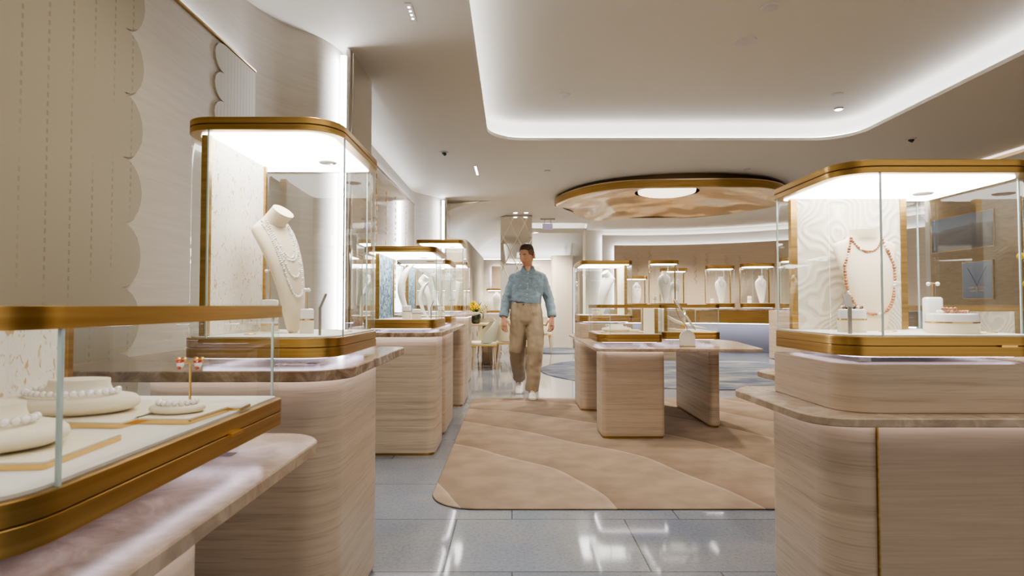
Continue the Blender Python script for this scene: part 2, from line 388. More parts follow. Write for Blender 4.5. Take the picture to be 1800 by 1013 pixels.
# ------------------------------------------------------------------ setting: floor, walls, ceiling
struct('floor', MB().box(-3.2, 10.5, -3, 18.5, -.1, 0), 'floor')
CZ = 3.0
def fill_holes(name, outer, holes, z, mat, smooth=None):
    bm = bmesh.new(); es = []
    for loop in [outer] + holes:
        vs = [bm.verts.new((x, y, z)) for x, y in loop]
        es += [bm.edges.new((vs[i], vs[(i+1) % len(vs)])) for i in range(len(vs))]
    bmesh.ops.triangle_fill(bm, edges=es, use_beauty=True)
    for f in bm.faces:
        if f.normal.z > 0: f.normal_flip()
    me = bpy.data.meshes.new(name); bm.to_mesh(me); bm.free(); me.materials.append(M[mat])
    o = bpy.data.objects.new(name, me); C.objects.link(o); o['kind'] = 'structure'; return o
coffer = rrect(-.27, 3.87, -2.2, 6.77, .42, 10)
DC = (2.72, 10.35)
dhole = [(DC[0] + 1.72*math.cos(2*PI*k/56), DC[1] + 1.72*math.sin(2*PI*k/56)) for k in range(56)]
fill_holes('ceiling', [(-3.2, -3), (10.5, -3), (10.5, 16.5), (1.9, 16.5), (1.9, 13.9), (1.8, 13.7), (1.6, 13.6), (-.2, 13.6), (-3.2, 13.6)], [coffer, dhole], CZ, 'paint')
# recess: thin lip, ledge, wall, quarter round, upper ceiling
mb = MB()
prof = [(0, 0), (0, .035), (.015, .04), (.13, .04), (.14, .06), (.14, .12)]
for k in range(1, 7): a = R(15*k); prof.append((.14 - .09*(1 - math.cos(a)), .12 + .09*math.sin(a)))
mb.rings([[(x, y, CZ + h) for x, y in offset(coffer, d)] for d, h in prof], cap=False)
ins = offset(coffer, .05); mb.add([(x, y, CZ + .21) for x, y in ins], [tuple(range(len(ins)))])
struct('ceiling_recess', mb, 'paint', 40)
mb = MB().ringprism(offset(coffer, .105), offset(coffer, .075), CZ + .045, CZ + .06)
struct('ceiling_light_strip', mb, 'cove')
# beam end of the main ceiling, room beyond
mb = MB()
edge = [(-3.2, 13.6), (-.2, 13.6), (1.6, 13.6), (1.8, 13.7), (1.9, 13.9), (1.9, 16.5)]
mb.rings([[(x, y, CZ) for x, y in edge], [(x, y, CZ + .42) for x, y in edge]], cap=False, closed=False)
struct('ceiling_drop', mb, 'paint')
struct('ceiling_beyond', MB().box(-3.2, 2.3, 13.5, 18.6, CZ + .42, CZ + .47), 'paint')
# vaulted cove above the far wall (profile swept along x)
mb = MB(); vault = []
for k in range(11):
    a = R(9*k); vault.append((16.25 - 1.25*(1 - math.cos(a)), 2.34 + .62*math.sin(a)))
for (xa, xb, dz) in ((-3.2, 1.45, 0), (1.45, 1.62, .06), (1.62, 2.3, .12)):
    mb.rings([[(xa, y, z + (dz if k < 5 else 0)) for k, (y, z) in enumerate(vault)], [(xb, y, z + (dz if k < 5 else 0)) for k, (y, z) in enumerate(vault)]], cap=False, closed=False)
mb.box(-3.2, 2.3, 15.0, 15.06, 2.94, 3.06).box(-3.2, 2.3, 15.6, 15.7, 2.9, 3.42)
struct('ceiling_vault', mb, 'paint', 40)
struct('ceiling_vault_light_strip', MB().box(-.95, 1.5, 16.06, 16.12, 2.345, 2.36).box(-.9, 1.9, 15.10, 15.16, 3.0, 3.03), 'cove')
struct('wall_back', MB().box(-3.2, 2.5, 15.95, 16.2, 0, 2.34).box(-3.2, 2.5, 18.4, 18.6, 0, 3.5), 'backwall')
struct('wall_back_relief', MB().prism(poly_round([(1.05, 15.6), (1.62, 15.55), (1.62, 15.96), (1.05, 15.96)], [.15, .05, 0, 0]), 0, 2.42), 'backwall', 40)

# left wall with two S-curved bays
def wall_path(pts, z0, z1, name, mat, thick=.06):
    mb = MB(); P = [(p[0], p[1]) for p in pts]
    nrm = []
    for i in range(len(P)):
        a = Vector(P[max(i-1,0)]); b = Vector(P[min(i+1,len(P)-1)]); d = (b-a).normalized(); nrm.append((-d.y, d.x))
    back = [(p[0]+n[0]*thick, p[1]+n[1]*thick) for p, n in zip(P, nrm)]
    ring = P + back[::-1]
    n = len(P)
    for i in range(n-1):
        mb.add([(*P[i], z0), (*P[i+1], z0), (*P[i+1], z1), (*P[i], z1)], [(0,1,2,3)])
        mb.add([(*back[i], z0), (*back[i+1], z0), (*back[i+1], z1), (*back[i], z1)], [(3,2,1,0)])
    for i in (0, n-1): mb.add([(*P[i], z0), (*back[i], z0), (*back[i], z1), (*P[i], z1)], [(0,1,2,3)])
    return struct(name, mb, mat, 35)
s1 = [(-1.66, -3, 0), (-1.66, 3.3, 0)] + [tuple(p) for p in catmull([(-1.66, 3.45, 0), (-1.64, 3.68, 0), (-1.52, 3.95, 0), (-1.36, 4.14, 0), (-1.285, 4.35, 0), (-1.28, 4.55, 0)], 6)]
wall_path(s1, 0, CZ, 'wall_left', 'wallpaint')
s2 = [(-1.28, 4.55, 0), (-1.5, 4.62, 0), (-1.66, 4.8, 0), (-1.66, 9.4, 0)] + [tuple(p) for p in catmull([(-1.66, 9.6, 0), (-1.63, 9.85, 0), (-1.5, 10.1, 0), (-1.36, 10.3, 0), (-1.28, 10.5, 0), (-1.27, 10.7, 0)], 6)]
wall_path(s2, 0, CZ, 'wall_left_middle', 'wallpaint')
s3 = [(-1.27, 10.7, 0)] + [tuple(p) for p in catmull([(-1.22, 10.9, 0), (-1.05, 11.05, 0), (-.9, 11.25, 0), (-.86, 11.6, 0), (-.84, 12.2, 0)], 5)] + [(-.76, 16.0, 0)]
wall_path(s3, 0, 2.36, 'wall_left_far', 'wallpaint')
# soft cove above the far part of the left wall
mb = MB(); P = [(p[0]-.10, p[1]) for p in s3]
rs = []
for k in range(9):
    a = R(90*k/8); rs.append([(x - .12 + 1.15*(1-math.cos(a)) , y, 2.36 + .64*math.sin(a)) for x, y in P])
mb.rings(rs, cap=False, closed=False)
struct('ceiling_cove_left', mb, 'paint', 60)
mb = MB()
mb.rings([[(p[0]-.10, p[1], 2.365) for p in s3], [(p[0]-.07, p[1], 2.365) for p in s3]], cap=False, closed=False)
struct('ceiling_cove_light_strip', mb, 'cove')

# raised wall panels with scalloped edge
def scallop_panel(name, x, pts, mat, t=.012):
    mb = MB(); n = len(pts)
    mb.rings([[(x, y, z) for y, z in pts], [(x + t, y, z) for y, z in pts]])
    o = struct(name, mb, mat); return o
struct('trim_1', MB().box(-1.655, -1.60, -2.5, 3.63, .05, 2.545), 'wallpaint')
struct('trim_2', MB().box(-1.655, -1.585, -2.5, 3.63, 2.545, 2.556), 'brass')
pts = [(-2.4, .2), (2.40, .2)]; z = .37 - .0
cus = [.37 + .2675*k for k in range(9)]
for a in cus[:-1]:
    for k in range(11):
        t = R(-90 + 18*k); pts.append((2.40 + .125*math.cos(t), a + .13375 + .13375*math.sin(t)))
pts += [(2.40, 2.54), (-2.4, 2.54)]
scallop_panel('wall_panel_stitched', -1.60, pts, 'dash')
pts = [(3.625, .2), (3.625, 2.54), (3.23, 2.54)]
for j in range(14):
    a = 2.54 - .16*j
    for k in range(9):
        t = R(90 + 22.5*k); pts.append((3.23 + .10*math.cos(t), a - .08 + .08*math.sin(t)))
pts += [(3.23, .2)]
scallop_panel('wall_panel_striped', -1.60, pts, 'stripe')
struct('wall_light_strip', MB().box(-1.65, -1.62, -2.4, 3.6, 2.56, 2.568).box(-1.65, -1.62, 5.0, 9.5, 2.76, 2.768), 'cove')
# tinted glass panel with hanging gold drops
struct('window_1', MB().box(-1.655, -1.60, 4.95, 9.65, .05, 2.745), 'tinted')
struct('trim_3', MB().box(-1.655, -1.592, 4.95, 9.66, 2.745, 2.755), 'darkbrass')
mb = MB()
for y in (6.25, 6.7, 6.95, 7.5, 8.1, 8.9):
    zz = 1.2
    while zz < 2.6:
        h = random.uniform(.02, .06); mb.box(-1.599, -1.594, y, y + random.uniform(.015, .035), zz, zz + h); zz += h + random.uniform(.02, .07)
struct('wall_panel_gold_drops', mb, 'gold')
# mirrored fins with a vertical light behind
def fin(name, y0, y1, x, label):
    t = thing(name, label, 'mirror', (x, y0, 0))
    obj('mirror_panel', MB().box(.022, .027, .05, y1-y0, .0, CZ-.02), 'mirror', t)
    obj('mirror_core', MB().prism(rrect(-.02, .022, .0, y1-y0, [.02, .02, 0, 0]), 0, CZ-.02), 'mirror_edge', t, smooth=40)
    obj('light_strip', MB().box(-.055, -.0205, .002, .03, .8, CZ-.06), 'finled', t)
fin('wall_mirror', 4.30, 4.92, -1.205, 'tall mirrored wall fin rising behind the tall near case with a pearl necklace')
fin('wall_mirror', 10.35, 11.0, -1.175, 'smaller distant mirrored wall fin beyond the gold-drop glass panel')

# curved wall on the right with two stepped panels
CW = (3.0, 9.6)
def arc(rad, a0, a1, n=48): return [(CW[0] + rad*math.cos(R(a0 + (a1-a0)*k/n)), CW[1] + rad*math.sin(R(a0 + (a1-a0)*k/n))) for k in range(n+1)]
def arc_wall(name, r0, r1, a0, a1, z0, z1, mat):
    mb = MB(); A = arc(r0, a0, a1); B = arc(r1, a0, a1); n = len(A)
    rs = [[(*A[i], z0), (*B[i], z0), (*B[i], z1), (*A[i], z1)] for i in range(n)]
    mb.rings(rs); return struct(name, mb, mat, 35)
arc_wall('wall_curved', 5.4, 5.6, 102.3, -5, 0, CZ, 'paint')
arc_wall('wall_curved_panel_outer', 5.27, 5.30, 98.0, -5, 1.0, 2.87, 'backwall')
arc_wall('wall_curved_panel_inner', 5.14, 5.17, 95.0, -5, 1.0, 2.60, 'beigewall')
arc_wall('wall_curved_lower', 5.36, 5.39, 97.0, -5, 0, 1.0, 'lilacwall')
arc_wall('wall_curved_light_strip', 5.31, 5.335, 97.8, -5, 2.80, 2.82, 'cove')
arc_wall('wall_curved_light_strip_inner', 5.18, 5.205, 94.8, -5, 2.53, 2.55, 'cove')
mb = MB(); c1 = CW[0] + 5.335*math.cos(R(97.6)), CW[1] + 5.335*math.sin(R(97.6)); c2 = CW[0] + 5.2*math.cos(R(94.8)), CW[1] + 5.2*math.sin(R(94.8))
for c, zt in ((c1, 2.80), (c2, 2.53)): mb.box(c[0], c[0]+.02, c[1], c[1]+.02, 1.0, zt)
struct('wall_curved_light_strip_side', mb, 'cove')
# faint wavy strands in relief on the curved wall
mb = MB()
for a in (92, 88.5, 85, 80, 73, 70, 65, 61.5, 58, 52):
    pts = []; top = random.uniform(2.25, 2.5)
    for k in range(26):
        z = top - k*.028; aa = R(a + .35*math.sin(k*1.25)); pts.append((CW[0] + 5.125*math.cos(aa), CW[1] + 5.125*math.sin(aa), z))
    mb.tube(pts, .008, 5)
struct('wall_curved_relief_strands', mb, 'beigewall', 60)
# right wall with framed photographs and the wall joining it to the curve
struct('wall_right', MB().box(6.2, 6.32, -1.0, 8.75, 0, CZ), 'tan')
struct('trim_4', MB().box(6.10, 6.12, -1, 8.7, 2.80, 2.93).box(6.12, 6.199, -1, 8.7, 2.80, 2.815), 'paint')
struct('wall_right_light_strip', MB().box(6.14, 6.17, -1, 8.6, 2.83, 2.84), 'cove')
struct('wall_right_rear', MB().box(6.2, 8.6, 8.75, 8.85, 0, CZ).box(8.4, 8.55, 8.85, 9.3, 0, CZ), 'backwall')

# rugs
o = obj('carpet', MB().prism(rrect(-.46, 3.9, 3.21, 7.0, [.27, .2, .2, .2], 10), .001, .010, .003), 'rug'); tag(o, 'large beige carpet with curved wave pattern under the brown stone island table', 'carpet')
o = obj('carpet', MB().prism([(2.9 + 2.42*math.cos(2*PI*k/64), 10.0 + 2.3*math.sin(2*PI*k/64)) for k in range(64)], .001, .010), 'bluerug'); tag(o, 'round blue-grey carpet under the large bronze ceiling dish', 'carpet', 'blue carpets')
o = obj('carpet', MB().prism([(1.05 + .8*math.cos(2*PI*k/48), 14.35 + .95*math.sin(2*PI*k/48)) for k in range(48)], .001, .010), 'bluerug'); tag(o, 'farther blue-grey carpet in the back room past the walking man', 'carpet', 'blue carpets')

# ------------------------------------------------------------------ ceiling fittings
def ceil_disc(name, x, y, r, label, cat, mat='speaker', z=CZ, lit=None, group=None):
    o = obj(name, MB().lathe([(r, 0), (r, -.008), (r*.9, -.012), (r*.5, -.012)], (0,0,0), 28), mat, loc=(x, y, z), smooth=40)
    tag(o, label, cat, group)
    if lit: obj('lens', MB().lathe([(r*.7, -.0125), (r*.7, -.016)], (0,0,0), 20), lit, o)
    return o
Z2 = CZ + .21
ceil_disc('ceiling_speaker', 1.86, 4.66, .085, 'large round ceiling speaker in the middle of the lit ceiling recess', 'speaker', z=Z2, group='round ceiling speakers')
ceil_disc('ceiling_speaker', 1.82, 4.12, .06, 'small round ceiling speaker at the top edge of the recess', 'speaker', z=Z2, group='round ceiling speakers')
ceil_disc('ceiling_speaker', .53, 5.86, .05, 'round ceiling grille in the recess nearest its left corner', 'speaker', z=Z2, group='round ceiling speakers')
ceil_disc('ceiling_speaker', 3.25, 5.85, .055, 'round ceiling grille just beyond the lit recessed downlight', 'speaker', z=Z2, group='round ceiling speakers')
ceil_disc('downlight', 3.50, 6.28, .05, 'lit round downlight inside the ceiling recess near its right corner', 'light', 'mirror_edge', Z2, 'spot')
ceil_disc('smoke_detector', .50, 8.3, .045, 'small white disc detector on the ceiling left of the bronze dish', 'detector')
ceil_disc('smoke_detector', 3.28, 8.2, .045, 'small white disc detector on the ceiling above the bronze dish', 'detector')
for x, y, l in ((-.85, 7.29, 'black adjustable spotlight in the ceiling left of the recess'), (4.55, 6.7, 'black adjustable spotlight in the ceiling above the near right case')):
    t = thing('ceiling_spotlight', l, 'spotlight', (x, y, CZ), group='black ceiling spotlights')
    obj('trim_ring', MB().lathe([(.055, 0), (.055, -.006), (.045, -.008)], n=24), 'speaker', t, smooth=40)
    obj('lamp_head', MB().tube([(.0, .01, 0), (.02, -.01, -.03)], [.028, .02], 14), 'black', t, smooth=40)
t = thing('slot_light', 'slim lit linear slot light in the ceiling above the left row of cases', 'light', (-.50, 8.27, CZ))
obj('housing', MB().box(-.02, .02, -.28, .28, -.006, 0), 'speaker', t); obj('diffuser', MB().box(-.012, .012, -.26, .26, -.009, -.0062), 'spot', t)
t = thing('slot_light', 'slot light with four small lamps at the top edge of the ceiling', 'light', (-.655, 3.78, CZ))
obj('housing', MB().box(-.02, .02, -.12, .12, -.006, 0), 'speaker', t)
for k in range(4): obj('lamp', MB().lathe([(.007, 0), (.007, -.003)], (0, -.075+.05*k, -.0062), 12), 'spot', t)
for k, (x, y) in enumerate(((-.665, 10.95), (-.635, 11.3), (-.615, 11.65))):
    o = obj('downlight', MB().lathe([(.055, 0), (.05, -.008)], n=20), 'spot', loc=(x, y, CZ)); tag(o, 'small bright downlight in the row of three before the latticed mirror pillar', 'light', 'row of three downlights')
for k, (x, y) in enumerate(((.07, 12.1), (.29, 12.1))):
    o = obj('downlight', MB().lathe([(.04, 0), (.036, -.008)], n=20), 'spot', loc=(x, y, CZ)); tag(o, ['left', 'right'][k] + ' small downlight of the pair just above the latticed mirror pillar', 'light', 'pair of downlights at the pillar')
t = thing('exit_sign', 'blank lilac hanging exit sign right of the latticed mirror pillar', 'sign', (.78, 12.9, CZ))
obj('bracket', MB().box(-.16, .16, -.02, .02, -.03, 0).box(-.075, -.06, -.005, .005, -.12, -.03).box(.06, .075, -.005, .005, -.12, -.03), 'speaker', t)
obj('sign_panel', MB().prism(rrect(-.11, .11, -.012, .012, .005, 2), -.24, -.115), 'lilac', t)

# bronze dish
t = thing('ceiling_dish_lamp', 'large scalloped bronze ceiling dish with a glowing domed lamp', 'lamp', (DC[0], DC[1], CZ))
mb = MB(); rs = []; n = 120
TILT = lambda k: .06*math.sin(2*PI*k/n)
def wob(a):
    # a flowing shell edge: deeper waves on the far left
    w = math.exp(-((a - R(118))/R(17))**2); w2 = math.exp(-((a - R(152))/R(16))**2)
    return 1 + .012*math.sin(5*a+1) + .05*w - .055*w2, -.055*w + .05*w2 + .012*math.sin(5*a)
rows = [(1.985, .00), (1.985, -.075), (1.965, -.125), (1.935, -.13), (1.86, -.11), (1.6, -.06), (1.3, .01), (1.0, .06), (.8, .085), (.55, .11)]
for rr, zz in rows:
    f = max(0, (rr - .6)/1.4)
    rs.append([((rr*(1 + (wob(2*PI*k/n)[0]-1)*f))*math.cos(2*PI*k/n), (rr*(1 + (wob(2*PI*k/n)[0]-1)*f))*math.sin(2*PI*k/n), min(zz - .02 + (wob(2*PI*k/n)[1] + TILT(k))*f, -.004 if rr > 1.65 else 1)) for k in range(n)])
mb.rings(rs, cap=False)
obj('shell', mb, 'dish', t, smooth=60)
obj('rim_band', MB().rings([[((1.99*(wob(2*PI*k/n)[0]))*math.cos(2*PI*k/n), (1.99*(wob(2*PI*k/n)[0]))*math.sin(2*PI*k/n), min(z + wob(2*PI*k/n)[1] + TILT(k), -.003)) for k in range(n)] for z in (-.035, -.14)], cap=False), 'brass', t, smooth=60)
obj('lamp_dome', MB().lathe([(.50, .06), (.49, .02), (.40, -.005), (.25, -.02), (.0001, -.03)], (0, 0, .06), n=40), 'globe', t, smooth=60)
obj('ceiling_collar', MB().lathe([(1.90, -.001), (1.90, -.085), (1.88, -.085), (1.88, -.001)], n=64, cap=False).lathe([(1.71, .19), (1.71, -.02)], n=64, cap=False).lathe([(1.71, .19), (.01, .20)], n=64, cap=False), 'darkbrass', t, smooth=40)

# mirrored lattice pillar
t = thing('mirrored_pillar', 'square mirrored pillar with diamond lattice pattern behind the walking man', 'pillar', (.09, 12.4, 0))
obj('mirror_face', MB().box(-.33, .33, 0, .55, 0, CZ-.03), 'mirror', t)
obj('trim_cap', MB().box(-.335, .335, -.005, .56, CZ-.03, CZ-.001), 'grey', t)
mb = MB()
W, H = .44, .74; segs = []
for i in range(-1, 3):
    for j in range(-1, 6):
        cx = -.11 + i*W*.5*1.0 + (W*.25 if j % 2 else 0) - .11; 
def lat(ax, az, bx, bz):
    # clip to the face
    P = []
    for k in range(21):
        t_ = k/20; x = ax+(bx-ax)*t_; z = az+(bz-az)*t_
        if abs(x) <= .325 and .05 < z < CZ-.06: P.append((x, -.006, z))
    if len(P) > 1: mb.tube([P[0], P[-1]], .011, 6)
for j in range(5):
    for i in range(-2, 3):
        x = i*.30 - .12; z = .35 + j*.62
        lat(x, z, x+.15, z+.31); lat(x, z, x-.15, z+.31); lat(x, z, x+.15, z-.31); lat(x, z, x-.15, z-.31)
        if abs(x) < .31: mb.sphere((x, -.008, z), .022, 8, 6)
        if abs(x+.15) < .31: mb.sphere((x+.15, -.008, z+.31), .022, 8, 6)
obj('lattice', mb, 'chair_fabric', t, smooth=60)

# ------------------------------------------------------------------ counters
def led_ring(out, z, parent, mat='pinkled', d=.012, w=.022):
    return obj('light_strip', MB().ringprism(offset(out, d + w), offset(out, d), z - .0015, z - .0004), mat, parent)
def worktop(pts_or_rr, z0, z1, mat, label, blocks=(), group='stone worktops'):
    o = obj('worktop', MB().prism(pts_or_rr, z0, z1, .003), mat, smooth=30); tag(o, label, 'worktop', group)
    for b in blocks: led_ring(b, z0, o)
    return o
def block(out, z1, mat, label, panels=(), foot=.018):
    o = obj('counter_base', MB().prism(out, foot, z1 - .001, .002), mat, smooth=30); tag(o, label, 'counter', 'stone counter bases')
    obj('brass_foot', MB().prism(offset(out, -.008), 0, foot), 'brass', o, smooth=30)
    return o
# near left (A)
bA = rrect(-1.25, -.55, .35, 1.10, [.05, .08, .08, .05])
block(bA, .728, 'trav', 'travertine counter base at lower left under the low near case')
worktop(rrect(-1.38, -.49, .15, 1.60, [.1, .1, .12, .1]), .728, .757, 'slab_beige', 'beige stone worktop running under the low near-left pearl case', [bA])
# B
bB = rrect(-1.2, -.574, 1.90, 2.53, [.1, .12, .03, .03])
block(bB, .872, 'trav', 'tall travertine counter base under the large case with the pearl-draped bust')
worktop(rrect(-1.45, -.50, 1.757, 2.80, [.1, .15, .06, .05]), .872, .905, 'slab_brown', 'brown marble worktop under the tall pearl-necklace case', [bB])
# C, D
bC = rrect(-1.12, -.565, 4.36, 4.85, [.06, .07, .05, .05]); bD = rrect(-1.12, -.57, 5.04, 5.78, [.06, .08, .05, .05])
block(bC, .872, 'trav_grey', 'grey-veined travertine counter base under the nearer blue-backed case')
block(bD, .872, 'trav', 'travertine counter base right behind the grey-veined one in the left row')
worktop(rrect(-1.16, -.505, 4.24, 6.42, [.1, .16, .06, .05]), .872, .905, 'slab_brown', 'brown marble worktop carrying the two blue-backed cases', [bC, bD])
# E, F
bE = rrect(-1.15, -.53, 6.47, 7.3, [.05, .06, .05, .05]); bF = rrect(-1.2, -.62, 8.55, 9.15, [.05, .08, .05, .05])
block(bE, .965, 'trav', 'travertine counter base third along the left row, under the taller distant case')
block(bF, .965, 'trav', 'farthest travertine counter base of the left row, beside the cream chairs')
worktop(rrect(-1.5, -.50, 6.45, 9.35, [.1, .1, .1, .05]), .965, .995, 'slab_beige', 'farther pale stone worktop at the end of the left row', [bE, bF])
# right R
bR = rrect(1.06, 3.2, 1.95, 2.45, [.13, .05, .05, .05])
o = block(bR, .728, 'trav', 'wide travertine counter base at lower right with pale oak fronts')
obj('front_panel', MB().box(1.195, 1.685, 1.942, 1.955, .03, .712), 'oak', o)
obj('front_panel', MB().box(1.69, 2.3, 1.942, 1.955, .03, .712), 'oak', o)
obj('brass_inlay', MB().box(1.190, 1.1945, 1.9405, 1.955, .02, .727), 'brass', o); obj('brass_inlay', MB().box(1.6855, 1.6895, 1.9405, 1.955, .02, .727), 'brass', o)
worktop(poly_round([(.925, 1.80), (3.4, 1.80), (3.4, 2.53), (.99, 2.53), (.905, 2.42)], [.14, .05, .05, .02, .03]), .730, .757, 'slab_beige', 'beige marble worktop with clipped corner under the right travertine riser', [bR])
rz = rrect(1.055, 2.4, 1.885, 2.40, [.11, .05, .05, .02])
o = obj('riser', MB().prism(rz, .757, .912, .002), 'trav', smooth=30); tag(o, 'long travertine riser block between the right worktop and the large case', 'riser')
# R2 behind
bR2 = rrect(1.7, 3.4, 2.85, 3.19, [.08, .05, .05, .05])
block(bR2, .728, 'trav', 'travertine counter base hidden behind the near right counter')
worktop(poly_round([(1.30, 2.76), (3.6, 2.72), (3.6, 3.55), (1.40, 3.24), (1.275, 3.10)], [.08, .05, .05, .03, .03]), .730, .757, 'slab_beige', 'second beige marble worktop peeping out behind the near right one', [bR2])
# island
b1 = rrect(.74, 1.255, 4.87, 5.22, [.04, .04, .03, .03]); b2 = rrect(.71, 1.10, 6.13, 6.75, [.08, .04, .03, .03])
b3 = rrect(1.765, 1.86, 5.30, 6.42, [.04, .04, .04, .04])
t = thing('island_table', 'brown stone island table with travertine slab legs standing on the beige carpet', 'table', (1.3, 5.5, 0))
def sh(out, x=1.3, y=5.5): return [(a-x, b-y) for a, b in out]
isl = poly_round([(.67, 4.70), (1.98, 4.66), (2.14, 5.70), (1.90, 6.75), (1.30, 7.1), (.675, 7.1)], [.10, .03, .15, .3, .3, .06])
top = obj('table_top', MB().prism(sh(isl), .732, .757, .003), 'slab_beige', t, smooth=30)
for b, mt in ((b1, 'trav'), (b2, 'trav'), (b3, 'trav_grey')):
    lg = obj('leg', MB().prism(sh(b), .03, .731, .002), mt, t, smooth=30)
    obj('brass_foot', MB().prism(offset(sh(b), -.008), .0105, .03), 'brass', lg, smooth=30)
    obj('light_strip', MB().ringprism(offset(sh(b), .026), offset(sh(b), .008), .7302, .7315), 'pinkled', lg)
r3 = rrect(.715, 1.27, 6.18, 6.80, [.06, .06, .03, .03])
o = obj('riser', MB().prism(r3, .757, .905, .002), 'trav', smooth=30); tag(o, 'short travertine riser block at the rear of the island table', 'riser')
# curved brass counter along the right wall
mb = MB(); 
def sector(r0, r1, a0, a1, z0, z1, n=40):
    A = arc(r0, a0, a1, n); B = arc(r1, a0, a1, n); rs = [[(*A[i], z0), (*B[i], z0), (*B[i], z1), (*A[i], z1)] for i in range(n+1)]
    return MB().rings(rs)
t = obj('wall_counter', sector(4.35, 5.13, 97, 20, .985, 1.01), 'slab_beige', smooth=30); tag(t, 'long curved counter with brass apron along the right-hand curved wall', 'counter')
obj('brass_apron', sector(4.40, 5.12, 96.8, 20.2, .69, .984), 'brass', t, smooth=30)
struct('wall_counter_fill_strip', sector(5.12, 5.15, 96.5, 21, .66, .68), 'lilacfill')  # added emitter that brightens the wall below the counter
# console that carries the nearer bust tower
o = obj('counter_base', MB().prism(rrect(2.7, 3.5, 11.85, 12.5, .1), .0, 1.0, .003), 'trav', smooth=30); tag(o, 'travertine pedestal behind the island table carrying a tall bust case', 'counter', 'stone counter bases')
o = obj('counter_base', MB().prism(rrect(5.35, 6.3, 12.0, 12.42, .1), .0105, 1.0, .003), 'trav', smooth=30); tag(o, 'travertine pedestal beside the curved counter, behind the near right case', 'counter', 'stone counter bases')

# ------------------------------------------------------------------ display cases
def display_case(x0, x1, y0, y1, zb, zt, label, panel=None, r=.1, low=False, gap=.025, door=False, base_h=.066, name='display_case', seg=8, rim=None):
    cx, cy = (x0+x1)/2, (y0+y1)/2
    t = thing(name, label, 'display case', (cx, cy, zb - gap), group='glass display cases')
    if not hasattr(r, '__len__'): r = [r]*4
    hw, hd = (x1-x0)/2, (y1-y0)/2
    out = rrect(-hw, hw, -hd, hd, r, seg)
    z = gap
    mb = MB().prism(out, z, z+base_h*.49, .0012).prism(out, z+base_h*.515, z+base_h*.96, .0015); mb.cur = 1
    mb.prism(offset(out, -.004), z+base_h*.4, z+base_h*.6)
    b = obj('base', mb, ['brass', 'groove'], t, smooth=30)
    obj('deck', MB().prism(offset(out, -.014), z+base_h*.9, z+base_h+.002), 'white', t)
    # supports and glowing strip in the shadow gap under the base
    for sx in (-1, 1):
        for sy in (-1, 1): obj('support', MB().box(sx*(hw-.10)-.02, sx*(hw-.10)+.02, sy*(hd-.09)-.02, sy*(hd-.09)+.02, 0, z), 'acrylic', t)
    obj('light_strip', MB().ringprism(offset(out, -.05), offset(out, -.07), z-.006, z-.0008), 'lilacled', t)
    H = zt - zb + gap
    rim = rim or (.042 if not low else .030)
    g0, g1 = z+base_h*.96, H-rim
    go = offset(out, -.006)
    # glass in four panes, each one straight side and one corner
    k = seg + 1
    for q in range(4):
        idx = [(q*k + seg + i) % (4*k) for i in range(k+1)]
        P = [go[i] for i in idx]
        mb = MB(); mb.rings([[(x, y, g0) for x, y in P], [(x, y, g1) for x, y in P]], cap=False, closed=False)
        mb.cur = 1
        e = Vector(P[-1]); mb.box(e.x-.0025, e.x+.0025, e.y-.0025, e.y+.0025, g0, g1)
        obj('glass_pane', mb, ['glass', 'glass_edge'], t, smooth=60)
    if low:
        inn = offset(out, -.022)
        lid = obj('lid_rim', MB().ringprism(out, inn, H-rim, H-.002), 'brass', t, smooth=30)
        obj('glass_top', MB().prism(offset(out, -.003), H-.0019, H+.001), 'glass', t)
        obj('light_strip', MB().ringprism(offset(inn, -.002), offset(inn, -.014), H-rim+.008, H-rim+.014), 'led', lid)
    else:
        mb = MB().prism(out, H-rim, H-rim*.55, .0015).prism(out, H-rim*.5, H, .0015); mb.cur = 1
        mb.prism(offset(out, -.004), H-rim*.6, H-rim*.4)
        lid = obj('lid', mb, ['brass', 'groove'], t, smooth=30)
        obj('light_panel', MB().prism(offset(out, -.035), H-rim-.004, H-rim-.0003), 'led', lid)
        if hd > .2 and r[0] > .01:
            obj('lid_vent', MB().lathe([(.035, 0), (.03, -.004), (.012, -.005)], (hw-.16, hd-.2, H-rim-.0042), 24), 'gloss_white', lid, smooth=40)
    if panel:
        ax, c, a, bb, mt = panel
        zp0, zp1 = z+base_h+.003, g1 - .004
        if ax == 'x':
            c -= cx; a -= cy; bb -= cy
            p = obj('back_panel', MB().box(c-.006, c+.006, a, bb, zp0, zp1), mt, t)
            for yy in (a, bb): obj('panel_post', MB().box(c-.014, c+.014, yy-.008, yy+.008, zp0, zp1), 'brass', p)
        else:
            c -= cy; a -= cx; bb -= cx
            p = obj('back_panel', MB().box(a, bb, c-.006, c+.006, zp0, zp1), mt, t)
            for xx in (a, bb): obj('panel_post', MB().box(xx-.012, xx+.012, c-.010, c+.014, zp0, zp1), 'brass', p)
    if door:
        if door == 'x': obj('lock_tab', MB().box(hw-.001, hw+.012, .12, .17, z+base_h*.46, z+base_h*.56), 'gold', b)
        else: obj('lock_tab', MB().box(.16, .21, -hd-.010, -hd+.001, z+base_h*.46, z+base_h*.56), 'gold', b)
    return t
DK = .068   # deck height above the base bottom
caseA = display_case(-1.25, -.557, .62, 1.46, .812, 1.101, 'low near-left display case with pearl collars and a red earring pair', ('x', -1.04, .74, 1.38, 'fleck'), [.1, .12, .03, .04], low=True, gap=.055, door='x')
caseB = display_case(-1.085, -.57, 1.90, 2.53, .93, 1.712, 'large tall display case with a leaning pearl-draped bust and gold-flecked panel', ('x', -1.015, 1.955, 2.40, 'fleck'), [.10, .12, .05, .05])
